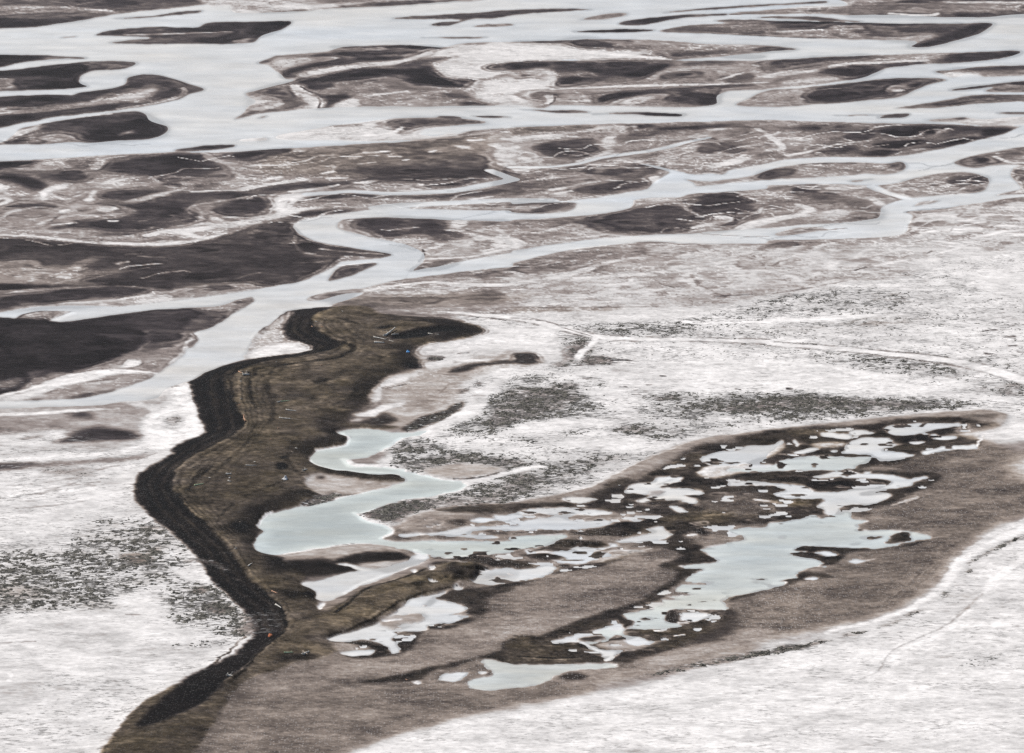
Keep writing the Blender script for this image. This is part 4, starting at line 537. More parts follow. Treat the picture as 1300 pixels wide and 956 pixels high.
W("@1,3 720,108 900,100 1050,75 1200,68 1300,65 @2,3 0,40 40,40 150,25 300,20 480,40 510,48 440,72 300,88 100,88 0,98 @1,3 1080,100 1200,118 1240,132 1060,128 900,115 760,125", .85); W("@2,2 20,868 100,850 300,842 510,864 480,880 300,874 100,880", .86); W("@1,3 1080,40 1200,26 1225,40 1150,50", .9); W("@1,3 1200,15 1300,8 @2,3 60,15 120,10 60,22 -40,40", .88); W("@2,3 260,15 340,5 500,0 420,14 300,20", .9); W("@2,3 600,40 690,30 660,45", .88)
L("@1,3 1070,105 1130,85 1300,92 @2,3 60,92 0,105 -60,112 @1,3 1150,118", .5, f=1, B=.3); D("@1,3 1160,95 1300,92 1290,110 1200,108", .32, f=1.2, B=.5); L("@1,3 970,50 1050,38 1060,60 1000,65", .27, f=1.2, B=.6); L("@1,3 660,132 800,125 860,133 950,116 1100,125 1240,136 1220,146 900,140 740,146", .5, f=.9, B=.3); D("@1,3 690,128 730,124 800,130 760,136", .3, f=1); D("@1,3 900,122 960,116 1040,124 950,134", .36, f=1); L("@2,3 260,18 420,22 470,38 300,40", .5, f=1, B=.3); L("@2,3 0,55 40,62 0,68", .3)
W("@2,3 520,150 600,120 680,78 760,75 812,120 740,142 600,150", .85); W("@2,3 60,192 300,183 510,210 420,235 330,262 150,232", .86); W("@2,3 250,200 360,165 530,150 540,170 420,195", .86)
L("@2,3 195,165 250,138 340,140 355,156 285,182 200,182", .25, B=.8, H=.5); L("@2,3 350,152 420,144 500,163 430,178 350,176", .25, B=.8, H=.5); L("@2,3 50,217 200,210 270,235 150,243", .22, B=.6, H=.4); L("@2,3 80,195 200,180 320,190 200,198", .3, B=.6)
L("@1,3 985,242 1100,224 1300,245 @2,3 100,258 152,282 50,287 -100,277 @1,3 1150,270", .23, B=.7, f=1, H=.5); L("@2,3 290,97 450,83 650,78 725,100 600,118 400,120 300,112", .28, B=.8, f=1.1); L("@2,3 0,97 200,92 260,105 0,113", .36, B=.4); L("@2,3 480,77 600,50 760,55 680,78 520,87", .27, B=.7)
L("@2,3 200,275 240,262 300,265 250,285", .3, B=.6); W("@2,3 -10,300 100,288 180,268 225,292 100,335 0,357", .87); W("@1,3 1150,302 1300,280 1330,300 1330,338 1200,372 1100,356 1020,365 1060,385 1010,395 1005,370 1100,345", .8); L("@1,3 1160,320 1300,310 1300,325 1200,335", .66, f=1.4); S("@2,3 420,240,5 500,200,5 640,195,4 700,185,3", .84); W("@1,3 960,225 1100,213 1180,222 1060,228", .9); P("@2,3 500,210 700,185 640,215 520,240 430,262", .7, f=1.8, S=.3)
W("@1,3 360,650 420,622 600,572 650,542 720,490 800,440 900,418 995,397 900,432 980,450 1060,480 1062,500 980,520 1078,522 1000,552 870,572 872,600 740,602 700,640 742,702 690,722 660,682 560,652 440,657", .87); L("@1,3 620,562 680,530 850,510 860,545 720,580 800,575 700,595", .64, f=1.2, B=.25); L("@1,3 845,470 910,430 905,450 880,475", .64, f=1); W("@1,3 640,552 720,538 740,548 660,560", .92); W("@1,3 425,712 500,700 605,696 580,722 480,727", .9); P("@1,3 380,680 560,655 640,690 520,696 420,708", .6, f=1.4, B=.4); D("@1,3 440,660 560,655 660,690 640,705 520,680", .2, f=1.2, B=.6)
W("@1,3 1100,850 1200,822 1155,752 1300,767 @2,3 0,772 250,772 470,766 535,782 440,792 270,812 205,842 150,868 0,890 @1,3 1150,900 1080,880", .81, G=.6); W("@1,3 925,848 970,815 1075,808 1060,832 1000,857", .9); W("@1,3 790,862 840,856 830,875", .9); W("@1,3 1135,812 1165,812 1160,822 1140,820", .9)
L("@2,3 212,846 280,815 520,795 600,800 700,810 600,840 480,870 230,857", .6, f=1, B=.3, K=.4); D("@2,3 230,845 290,818 380,835 340,852", .28, f=1.6, B=.5); S("@2,3 470,785,4 530,775,4", .9)
W("@2,3 950,190 1100,150 1180,130 1100,85 1300,75 @3,3 0,50 140,35 230,8 290,28 400,0 440,30 512,45 450,65 500,90 620,85 800,112 838,128 700,155 580,180 380,176 180,174 125,186 200,196 105,212 255,238 300,276 200,285 148,300 145,325 60,345 106,355 100,366 0,372 @2,3 1290,362 1220,350 1305,376 1200,412 1068,440 1100,492 880,490 800,500 780,552 860,572 720,592 620,587 560,602 600,632 520,620 480,645 400,662 420,630 480,590 540,575 620,560 560,517 720,490 720,480 770,462 760,440 865,442 780,425 970,418 830,402 860,370 1025,355 890,348 940,302 968,290 845,275 930,262 1040,250 1052,242 970,200", .83, f=.6, G=.75)
for s in ("@3,3 620,130 640,112 700,98 722,110 716,142 650,152 600,152", "@3,3 462,125 588,120 520,139", "@3,3 420,162 475,154 450,166", "@3,3 435,90 490,84 470,97", "@3,3 105,212 200,206 385,232 300,270 262,268 320,245 200,235", "@2,3 785,550 795,500 880,490 855,525 850,560", "@3,3 130,188 200,178 380,182 430,200 360,215 220,200", "@2,3 650,540 690,530 715,540 670,547", "@2,3 490,590 560,560 620,570 540,602", "@3,3 255,50 285,48 270,55", "@3,3 55,124 85,122 75,128", "@2,3 1210,338 1290,336 1270,342"): L(s, .24, B=.6, f=.6)
W("@2,3 860,552 870,512 940,508 992,522 920,557", .9); W("@2,3 200,657 330,620 450,590 540,568 560,600 460,640 420,660 380,667 360,660", .88); L("@2,3 330,640 440,625 480,635 400,655", .3, B=.5, f=1); S("@2,3 360,662,5 440,700,6 520,722,7 480,750,6", .9, W=1); W("@2,3 455,705 560,700 540,735 470,732", .86); P("@2,3 420,680 560,640 720,660 780,650 640,700 560,700", .62, f=1.4, S=.1, B=.3); W("@2,3 560,650 640,632 700,655 780,645 640,672", .9); L("@2,3 540,720 570,700 590,725 620,745", .22, B=.5, f=1); D("@2,3 470,650 570,625 620,632 480,662", .25, f=1, B=.6); S("@2,3 725,602,4 765,602,4", .9); S("@2,3 820,630,3 875,622,3", .9); S("@2,3 850,560,3 900,565,3", .9); S("@2,3 900,118,5 940,115,4", .88); W("@3,3 178,340 225,324 268,333 240,344", .92); W("@3,3 400,250 440,238 550,234 520,252 450,258", .9); W("@3,3 230,204 280,196 362,214 330,222 270,212", .92); S("@3,3 720,160,3 800,140,4 930,118,4", .6, o=.7); S("@3,3 20,355,4 100,355,3", .9)
W("@3,2 -200,640 0,635 60,605 200,590 290,575 400,585 518,592 440,640 300,653 0,657 -200,660", .83, G=.7); W("@3,2 580,437 680,415 960,418 970,425 930,432 800,457 700,477 640,472", .85); W("@3,2 405,462 440,445 540,460 460,480", .9); W("@3,2 268,458 320,463 425,480 400,492 290,480", .9); W("@3,2 390,565 400,520 520,490 660,500 700,518 640,530 580,552 745,575 695,592 590,598 570,600 520,568", .88); W("@3,2 120,564 200,540 265,545 180,567", .92); W("@3,2 120,497 145,500 155,520 140,532", .93); P("@3,2 210,520 400,510 380,530 260,540", .8, f=1.5); W("@3,2 310,555 350,550 345,562", .9); W("@3,2 225,690 400,655 470,668 520,670 660,682 720,692 800,680 815,695 740,716 730,732 640,747 560,747 625,710 430,692 370,685", .88); W("@3,2 -200,712 0,714 200,735 240,757 400,757 550,740 622,757 480,777 622,770 640,785 520,822 380,837 350,880 300,880 290,840 255,832 292,800 100,792 35,777 95,760 60,742 0,732 -200,735", .87); L("@3,2 190,722 300,700 500,693 612,707 540,735 400,757 250,757", .22, B=.6, f=1); D("@3,2 470,775 560,757 640,755 540,777", .3, f=1, B=.6); W("@3,2 815,482 850,465 870,480 950,478 940,494 870,494", .92); W("@3,2 770,562 900,535 1050,522 1060,545 900,552 800,570", .92); S("@3,2 1060,530,3 1085,500,4 1070,490,4", .92); L("@3,2 580,545 640,540 800,548 900,525 1030,510 1080,500 900,500 780,500 660,490 640,515 700,528", .3, B=.7, f=1); D("@3,2 660,490 780,480 850,500 780,520 700,520", .2, f=1.2, B=.5); L("@3,2 845,455 930,450 960,470 880,478", .25, B=.7, f=1); W("@3,2 715,510 790,508 760,520", .9); W("@3,2 490,660 530,665 500,672", .92); S("@3,2 700,820,4 760,790,4 640,830,4", .78); S("@3,2 -60,805,6 40,815,4", .9); W("@3,2 770,462 840,468 800,476", .88)
L("@2,3 780,60 860,40 940,60 1000,110 960,120 900,85", .24, B=.6, f=1.4) ; D("@3,2 450,640 520,600 600,600 740,590 620,625 500,640", .24, f=1.2, B=.7)
P("@3,2 940,470 1300,440 1900,440 1900,505 1300,505 1150,515 1080,495", .86, f=3, S=.1, K=0); P("@3,2 1180,420 1300,380 1900,380 1900,470 1300,460", .86, f=4, S=.15, K=0); P("@3,2 1220,620 1280,590 1900,560 1900,680 1300,700 1240,680", .78, f=6, K=.4)
# foreshore at lower right
tile(3, 3)
P("1900,-70 1300,45 1180,95 1080,150 960,245 900,330 830,400 760,470 600,530 300,612 0,665 @2,3 1200,720 1000,770 820,830 640,880 200,960 -300,1060 -900,1300 @3,3 1900,1300", .87, f=3.5, S=.15, K=0, B=0, id=FORE)
P("0,640 300,585 600,510 800,400 880,300 980,200 1150,80 1300,20 1300,60 1150,120 1000,220 900,340 820,430 600,540 300,620 0,680 @2,3 1000,760 800,800 1000,740", .74, f=4, K=.4, S=0)
S("1900,-40,14 1300,88,14 1160,145,14 1000,240,14 920,330,14 840,420,12 720,490,9 560,550,8 300,610,7", .94, S=.02, K=0, solid=True)
for s, sp in [("1130,185 1300,115 1400,100 1300,135 1140,202 1020,272 985,270 1060,225", .75), ("990,292 1060,288 1000,312", .75), ("870,402 930,415 920,435 890,435", .7), ("550,582 640,555 700,545 640,580 570,592", .85), ("690,520 800,488 780,507 700,530", .8), ("0,720 60,682 200,665 300,648 350,645 200,690 0,728 @2,3 1200,745 900,805 700,835 450,880 600,850 900,772 1200,712 1300,695", .82), ("360,620 500,598 480,618 380,632", .62), ("560,600 800,545 880,550 620,640", .4), ("850,440 1000,400 1100,390 1000,460 900,470", .36), ("1020,310 1200,270 1300,170 1300,230 1150,280", .38)]: P(s, .6 if sp > .6 else .8, f=1.6 if sp > .6 else 4, S=sp, B=.2)
P("1050,715 1110,718 1090,726 1050,724", .5, f=1.5, S=.7); P("1240,580 1285,576 1270,588", .3, f=1, S=.5); P("1050,800 1100,798 1080,806", .45, f=1.2, S=.6); P("940,640 1040,640 1000,670 900,670", .8, f=4, S=.4); P("1000,700 1200,720 1200,790 950,800", .82, f=5, S=.38); P("1100,520 1300,440 1300,520", .84, f=5, S=.3); P("250,795 430,790 400,800 260,805", .7, f=2.5, S=.4, B=.3); P("830,810 880,815 850,825", .6, f=1.5, S=.55)
S("470,850,4 560,805,5 590,760,4 640,700,4 740,650,4 860,600,4 950,540,5 1050,455,6 1090,412,4", .70, S=0, solid=True); S("960,520,7 1030,475,8 1075,435,6", .72, B=.2); S("1130,400,2 1190,340,2 1320,250,2", .72, solid=True, o=.6); S("1095,405,9 1150,340,10 1300,235,10 1500,120,10", .95, S=0, solid=True); S("620,760,6 700,690,6 840,640,6", .93, S=.03)
P("@2,3 860,852 950,815 1035,820 1000,852 900,870", .74, f=1, S=0)

for s, t in (("1600,60,10 1330,190,9 1230,290,8 1150,380,8 1080,450,7 960,560,7 840,640,7 700,720,7 600,830,7", .95), ("1500,230,7 1330,330,7 1200,440,6 1080,540,6 940,640,6 800,720,6 690,820,6", .77), ("1500,330,8 1340,420,8 1200,540,7 1060,650,7 900,760,7", .95), ("1300,125,5 1180,200,5 1080,290,5 1000,360,5 900,440,5 780,510,5 640,580,5", .80), ("1330,30,8 1150,110,8 1010,205,8 930,290,7", .96)):
    S('@3,3 ' + s, t, o=.55, S=.08)
# where the pans break up into small pools
P("@1,3 700,60 1300,0 @2,2 100,840 420,770 600,720 860,600 960,540 1160,520 @3,2 0,480 400,440 800,400 1060,410 1080,520 900,560 700,600 860,670 860,710 640,830 @3,3 400,30 0,80 @2,3 950,180 700,190 500,260 200,310 0,360 @1,3 1000,390 860,330 880,120", None, f=4, X=1)
P("@2,3 480,560 700,430 900,350 1000,400 1100,480 900,640 600,750 350,720 200,650", None, f=4, X=1); P("@1,3 380,700 560,640 800,560 1000,520 1080,560 850,620 700,720 450,730", None, f=3, X=.8); P("@1,3 1240,222 1300,215 @2,3 200,200 200,330 @1,3 1260,340", None, f=3, X=1)
# ------------------------------------------------------------------ natural edges: everything drifts a little with a shared noise field
def warp(a, du, dv):
    x = np.clip(np.arange(NU)[None, :] + du / DU, 0, NU - 1.001); y = np.clip(np.arange(NV)[:, None] + dv / DV, 0, NV - 1.001)
    xi = x.astype(int); yi = y.astype(int); fx = (x - xi).astype(F32); fy = (y - yi).astype(F32)
    return (a[yi, xi] * (1 - fx) + a[yi, xi + 1] * fx) * (1 - fy) + (a[yi + 1, xi] * (1 - fx) + a[yi + 1, xi + 1] * fx) * fy
depth = np.clip((vs[:, None] - 0) / 500, .25, 1.1).astype(F32)
wu = fnoise(5, 31, 4) * 3.5 * depth; wv = fnoise(4, 41, 4) * .9 * depth
wu2 = fnoise(3, 51, 3) * 8; wv2 = fnoise(5, 61, 4) * 2.0 * depth
for k in 'TBSKWGHX':
    CH[k] = warp(CH[k], wu, wv)
soft = warp(CH['T'], wu2, wv2)                     # a second, wilder drift for the tones of dry sediment only
land = np.clip(1 - CH['W'] * 1.6, 0, 1)
farw = blur(CH['W'], 5, 2.5)
CH['T'] = CH['T'] + (soft - CH['T']) * .4 * land * np.clip(1 - farw * 3, 0, 1)
T, B, SP, KP, WT, G, HH = (CH[k] for k in 'TBSKWGH')
# ragged margins of the pans: islets and inlets at the water's edge
low = np.clip((vs[:, None] - 545) / 40, 0, 1) * np.clip((us[None, :] - 455) / 60, 0, 1)
wb = blur(WT.astype(F32), 4.0, 1.6)
band = np.clip(1 - np.abs(wb - .5) * 2.1, 0, 1)
rag = fnoise(2.6, 511, 3, 4.5) + .5 * fnoise(7, 512, 3, 4.5)
WT = np.clip(WT + low * band * rag * 1.5, 0, 1)
WT = np.clip((WT - .5) * 1.6 + .5, 0, 1) * low + WT * (1 - low)
pn = fnoise(4.6, 701, 2, 4.6) + .35 * fnoise(12, 702, 3, 4); pm_ = CH['X'] * (1 - np.clip(WT * 2, 0, 1))
WT = np.clip(np.maximum(WT, np.clip((pn - .40) * 6, 0, 1) * (pm_ > .5)), 0, 1)
T = np.where((pm_ > .5) & (pn > .47), .82, T); CH['H'] = HH = HH * (1 - np.clip(CH['X'] * np.clip((pn - .2) * 6, 0, 1), 0, 1))
crust = np.clip((pn - .08) * 4, 0, 1) * np.clip((.44 - pn) * 12, 0, 1) * np.clip(.4 + 1.6 * fnoise(12, 703, 3, 4), 0, 1) * pm_
T = T + (.66 - T) * crust * .7; B = B * (1 - crust * .6)
isl = np.clip((-.42 - pn) * 9, 0, 1) * CH['X'] * (WT > .5)
WT = WT * (1 - isl); T = T + (.27 - T) * isl; B = np.maximum(B, isl * .6)
CH['W'] = WT; farw = blur(WT, 5, 2.5); land = np.clip(1 - WT * 1.6, 0, 1)
# wet, pale and dark margins in the pans; patchy turf
dk = np.clip((B - .45) * 4, 0, 1) * land
mot = fnoise(4.5, 521, 4, 3.6); mot2 = fnoise(1.6, 531, 3, 3.5); mot3 = fnoise(12, 541, 3, 3.2)
spitm = IDM == IDS.index(SPIT)
T = T + dk * np.where(spitm, .55, 1.0) * (.12 * mot + .09 * mot2 + .07 * mot3) * np.clip(T * 3.2, .25, 1.1)
B = B + dk * .5 * fnoise(9, 551, 3, 3.5)
rim = np.clip((farw - .12) * 5, 0, 1) * land * np.clip(.1 + 2.2 * fnoise(8, 561, 3, 5), 0, 1) * low
T = T + rim * (.72 - T) * .45
pale = np.clip((T - .76) * 8, 0, 1) * land
T = T - pale * (.10 * np.abs(fnoise(7, 571, 4, 5)) + .13 * np.clip(fnoise(2.4, 581, 3, 5) - .12, 0, 1) + .10 * np.clip(fnoise(26, 591, 3, 4) , 0, 1))
peb = np.clip(KP * 1.4, 0, 1) * land
T = T + peb * (.05 * fnoise(1.4, 601, 2, 2.6) + .06 * fnoise(10, 611, 4, 4)) 
# wet-to-dry grading of the river sand: broad soft tone under the crisp edges
lw = np.clip(1 - WT * 2, 0, 1); soft2 = blur((T * lw).astype(F32), 14, 4.2) / np.maximum(blur(lw.astype(F32), 14, 4.2), .05)
upr = np.clip((470 - vs[:, None]) / 60, 0, 1) * np.clip(1 - B, 0, 1)
T = T + lw * upr * ((soft2 - T) * .26 + np.clip((.48 - T) * 5, 0, 1) * (.055 * fnoise(16, 901, 4, 6) + .05 * fnoise(5, 911, 4, 7)))
# fine sediment streaks, drawn out along the current
st1 = fnoise(2.2, 71, 4, 7); st2 = fnoise(9, 81, 4, 6); st3 = fnoise(1.3, 91, 2, 5)
T = T + land * (.10 * st2 + .075 * st1 + .03 * st3) * np.clip(1.25 - SP, .4, 1) * np.clip(T * 2.2, .35, 1)
ridge = 1 - np.abs(fnoise(5, 95, 4, 6)) * 7
T = T + land * np.clip(ridge, 0, 1) * .10 * np.clip((T - .42) * 5, 0, 1) * np.clip((.8 - T) * 5, 0, 1) * (vs[:, None] < 440)
# scroll lamination: faint growth lines that follow the outlines of the bars
lamf = blur(T.astype(F32), 5, 2.0) * 1.0 + .16 * fnoise(16, 131, 4, 5) + .03 * st1
lam = np.sin(lamf * 46) * np.clip(.5 + 1.6 * fnoise(11, 141, 3, 4), 0, 1)
upper = np.clip((560 - vs[:, None]) / 120, 0, 1)
T = T + land * lam * .075 * np.clip(T * 2, .3, 1) * np.clip((.86 - T) * 6, 0, 1) * upper * (1 - np.clip(B, 0, 1) * .5)
thr = 1 - np.abs(fnoise(3.2, 151, 4, 7) + .25 * NZ2) * 9
T = T + land * np.clip(thr, 0, 1) * .15 * np.clip(.4 + 2 * fnoise(20, 161, 3, 4), 0, 1) * np.clip((T - .34) * 5, 0, 1) * np.clip((.85 - T) * 5, 0, 1) * upper
drk = 1 - np.abs(fnoise(2.6, 171, 4, 6) + .25 * NZ1) * 8
T = T - land * np.clip(drk, 0, 1) * .11 * np.clip(.3 + 2 * fnoise(24, 181, 3, 4), 0, 1) * np.clip((T - .42) * 4, 0, 1) * np.clip((.86 - T) * 5, 0, 1) * upper
wst = fnoise(3.5, 191, 4, 14)
T = T + WT * (.03 * st2 + .015 * st1 + .06 * wst)
# paler, thinner water over the shoals
edge = np.clip(1 - np.abs(WT - .5) * 2, 0, 1)
shal = np.clip((1 - farw) * 1.6, 0, 1) * (WT > .5)
rimw = np.clip((.93 - blur(WT, 2.5, 1.2)) * 2.5, 0, 1) * np.clip(.45 + 1.8 * fnoise(12, 621, 3, 5), 0, 1)
T = np.clip(T + shal * .03 + rimw * (WT > .5) * np.where(vs[:, None] < 430, .085, .03) - np.clip((blur(WT, 14, 6) - .72) * 3.6, 0, 1) * np.clip(G, 0, 1) * .055, .03, .97)

Tl = np.interp(T, [0, .18, .30, .42, .52, .65, .75, .86, 1], [0, .115, .232, .372, .505, .66, .782, .875, .96]).astype(F32)
drya = np.clip(1 - farw * 2.2, 0, 1)
Tl = np.clip(Tl + .6 * (Tl - blur(Tl, 1.3, .9)) * land * drya, .03, .93)
Tl = Tl + np.clip((Tl - .8) * 8, 0, 1) * land * .05 * fnoise(1.1, 801, 2, 5)
Tl = Tl + np.clip((B - .4) * 4, 0, 1) * np.clip((.3 - Tl) * 10, 0, 1) * np.clip((Tl - .12) * 12, 0, 1) * .045 * (~spitm)
T = np.where(WT > .5, T, np.clip(Tl, .03, .97))
HT = (.5 - WT) * (.5 + 1.5 * np.abs(.5 - farw)) + (HH + .10 * fnoise(2.2, 111, 3) * np.clip(.4 + SP + KP * .6 + B * .6, 0, 1.2) + .12 * fnoise(7, 121, 3)) * np.clip(1 - blur(WT.astype(F32), 4.5, 2.0) * 1.9, 0, 1)
for _ in range(1): HT = blur(HT.astype(F32), .5, .5)

X0, Y0 = ground(us[None, :] + 0 * vs[:, None], vs[:, None] + 0 * us[None, :])
def srgb(t): return np.where(t <= .04045, t / 12.92, ((t + .055) / 1.055) ** 2.4)
LAND_GAIN, WATER_GAIN = 1.0, .905
al = srgb(np.clip(T, 0, 1)) ** 1.22 * LAND_GAIN
mid = np.clip(1 - np.abs(T - .35) * 2.2, 0, 1)
grey = np.stack([1.09 + .03 * mid, .935 - .02 * mid, .84 + .0 * mid], -1)
damp = np.array([1.10, .895, .935])
grey = grey + (damp - grey) * np.clip((.42 - T) * 7, 0, 1)[..., None]
whit = np.array([1.01, .97, .93])
tint = grey + (whit - grey) * np.clip((T - .56) * 5, 0, 1)[..., None]
olive = np.array([1.24, .965, .69])
tint = tint + (olive - tint) * (np.clip(B, -.4, 1.7) * np.clip((.82 - T) * 5, 0, 1))[..., None]
LCOL = np.clip(al[..., None] * tint, .004, .9)
aw = np.clip(srgb(np.clip(T, .74, .97)) * WATER_GAIN - .06, .02, .85)
wt = np.array([1.0, .985, .945]) + (np.array([.955, 1.0, .925]) - np.array([1.0, .985, .945])) * np.clip(G, 0, 1)[..., None]
hue = np.clip(.9 * fnoise(9, 631, 4, 12) + .9 * fnoise(40, 641, 3, 6), -1, 1)[..., None]
wt = wt * (1 + hue * np.array([-.05, -.008, .045]))
WCOL = np.clip(aw[..., None] * wt, 0, .9)

# ------------------------------------------------------------------ materials
def newmat(name):
    m = bpy.data.materials.new(name); m.use_nodes = True
    return m, m.node_tree.nodes, m.node_tree.links
def mk(nodes, typ, **kw):
    n = nodes.new(typ)
    for k, v in kw.items(): setattr(n, k, v)
    return n
def mathn(N, Lk, op, a, b=None, c=None, clamp=False):
    n = N.new('ShaderNodeMath'); n.operation = op; n.use_clamp = clamp
    for i, x in enumerate((a, b, c)):
        if x is None: continue
        if isinstance(x, (int, float)): n.inputs[i].default_value = x
        else: Lk.new(x, n.inputs[i])
    return n.outputs[0]
def noise(N, Lk, vec, scale, detail=3, rough=.55, sx=1, sy=1):
    mp = N.new('ShaderNodeMapping'); mp.inputs['Scale'].default_value = (sx, sy, 1); Lk.new(vec, mp.inputs['Vector'])
    n = N.new('ShaderNodeTexNoise'); n.inputs['Scale'].default_value = scale; n.inputs['Detail'].default_value = detail; n.inputs['Roughness'].default_value = rough
    Lk.new(mp.outputs[0], n.inputs['Vector']); return n.outputs['Fac']
def sstep(N, Lk, x, lo, hi):
    n = N.new('ShaderNodeMapRange'); n.interpolation_type = 'SMOOTHSTEP'
    for k, v in (('Value', x), ('From Min', lo), ('From Max', hi)):
        if isinstance(v, (int, float)): n.inputs[k].default_value = v
        else: Lk.new(v, n.inputs[k])
    return n.outputs[0]
def mixc(N, Lk, f, a, b, mode='MIX'):
    n = N.new('ShaderNodeMix'); n.data_type = 'RGBA'; n.blend_type = mode
    for i, x in ((0, f), (6, a), (7, b)):
        if isinstance(x, (int, float)): n.inputs[i].default_value = x
        elif isinstance(x, tuple): n.inputs[i].default_value = x
        else: Lk.new(x, n.inputs[i])
    return n.outputs[2]

def sediment_material():
    m, N, Lk = newmat('tidal_sediment'); bs = N['Principled BSDF']
    pos = N.new('ShaderNodeNewGeometry').outputs['Position']
    col = mk(N, 'ShaderNodeAttribute', attribute_name='sediment').outputs['Color']
    sp = mk(N, 'ShaderNodeAttribute', attribute_name='specks').outputs['Fac']
    kp = mk(N, 'ShaderNodeAttribute', attribute_name='pebbles').outputs['Fac']
    ol = mk(N, 'ShaderNodeAttribute', attribute_name='turf').outputs['Fac']
    fine = noise(N, Lk, pos, .55, 3, .6, .6, 1); med = noise(N, Lk, pos, .11, 4, .55, .7, 1); big = noise(N, Lk, pos, .02, 4, .55, .6, 1)
    stk = noise(N, Lk, pos, .8, 5, .75, .3, 1)
    # overall mottling
    v = mathn(N, Lk, 'MULTIPLY_ADD', fine, .34, .83)
    v2 = mathn(N, Lk, 'MULTIPLY_ADD', med, .42, .79)
    v = mathn(N, Lk, 'MULTIPLY', v, v2)
    v3 = mathn(N, Lk, 'MULTIPLY_ADD', big, .30, .85)
    v = mathn(N, Lk, 'MULTIPLY', v, v3)
    # coarser dead grass and drift on the spit
    ga = noise(N, Lk, pos, .30, 5, .7, .8, 1.0)
    gq = mathn(N, Lk, 'MULTIPLY_ADD', ga, 1.5, .25)
    olc = mathn(N, Lk, 'MULTIPLY', ol, .6, clamp=True)
    v = mathn(N, Lk, 'MULTIPLY', v, mathn(N, Lk, 'ADD', mathn(N, Lk, 'MULTIPLY', olc, mathn(N, Lk, 'SUBTRACT', gq, 1.0)), 1.0))
    v = mathn(N, Lk, 'MULTIPLY', v, mathn(N, Lk, 'MULTIPLY_ADD', stk, .7, .65))
    vv = N.new('ShaderNodeCombineColor'); [Lk.new(v, vv.inputs[i]) for i in range(3)]
    base = mixc(N, Lk, 1.0, col, vv.outputs[0], 'MULTIPLY')
    # marsh specks: tufts and algae in clumps
    n1 = noise(N, Lk, pos, .46, 5, .68, .42, 1); n2 = noise(N, Lk, pos, .05, 3, .55, .6, 1)
    nn = mathn(N, Lk, 'ADD', mathn(N, Lk, 'MULTIPLY', n1, .72), mathn(N, Lk, 'MULTIPLY', n2, .28))
    th = mathn(N, Lk, 'MULTIPLY_ADD', sp, -.14, .597)
    mask = sstep(N, Lk, nn, mathn(N, Lk, 'SUBTRACT', th, .012), mathn(N, Lk, 'ADD', th, .016))
    mask = mathn(N, Lk, 'MULTIPLY', mask, mathn(N, Lk, 'MULTIPLY_ADD', sp, 1.2, .3, clamp=True))
    dk = mixc(N, Lk, fine, (.012, .011, .010, 1), (.15, .14, .13, 1))
    base = mixc(N, Lk, mathn(N, Lk, 'MULTIPLY', mask, .9), base, dk)
    # bleached crust between the tufts
    wm = sstep(N, Lk, noise(N, Lk, pos, .33, 3, .6, .5, 1), .56, .64)
    wm = mathn(N, Lk, 'MULTIPLY', mathn(N, Lk, 'MULTIPLY', wm, .75), mathn(N, Lk, 'MULTIPLY', sp, 1.2, clamp=True))
    wm = mathn(N, Lk, 'MULTIPLY', wm, mathn(N, Lk, 'SUBTRACT', 1.0, mask))
    base = mixc(N, Lk, wm, base, (.78, .77, .75, 1))
    # pebbles and shell
    vo = N.new('ShaderNodeTexVoronoi'); vo.inputs['Scale'].default_value = .62; Lk.new(pos, vo.inputs['Vector'])
    pick = N.new('ShaderNodeSeparateColor'); Lk.new(vo.outputs['Color'], pick.inputs[0])
    near = sstep(N, Lk, vo.outputs['Distance'], .42, .2)
    pm = mathn(N, Lk, 'MULTIPLY', near, sstep(N, Lk, pick.outputs[0], .5, .56))
    pm = mathn(N, Lk, 'MULTIPLY', pm, mathn(N, Lk, 'MULTIPLY', kp, mathn(N, Lk, 'MULTIPLY_ADD', big, 2.4, -.35), clamp=True))
    base = mixc(N, Lk, mathn(N, Lk, 'MULTIPLY', pm, .75), base, (.52, .49, .47, 1))
    pd = mathn(N, Lk, 'MULTIPLY', near, sstep(N, Lk, pick.outputs[1], .74, .8)); pd = mathn(N, Lk, 'MULTIPLY', pd, mathn(N, Lk, 'MULTIPLY', kp, .8, clamp=True))
    base = mixc(N, Lk, mathn(N, Lk, 'MULTIPLY', pd, .6), base, (.07, .06, .055, 1))
    Lk.new(base, bs.inputs['Base Color'])
    bs.inputs['Roughness'].default_value = .88; bs.inputs['Specular IOR Level'].default_value = .06
    h = mathn(N, Lk, 'ADD', mathn(N, Lk, 'MULTIPLY', fine, .4), mathn(N, Lk, 'MULTIPLY', n1, .6))
    bp = N.new('ShaderNodeBump'); bp.inputs['Strength'].default_value = .5; bp.inputs['Distance'].default_value = .45
    Lk.new(h, bp.inputs['Height']); Lk.new(bp.outputs[0], bs.inputs['Normal'])
    return m

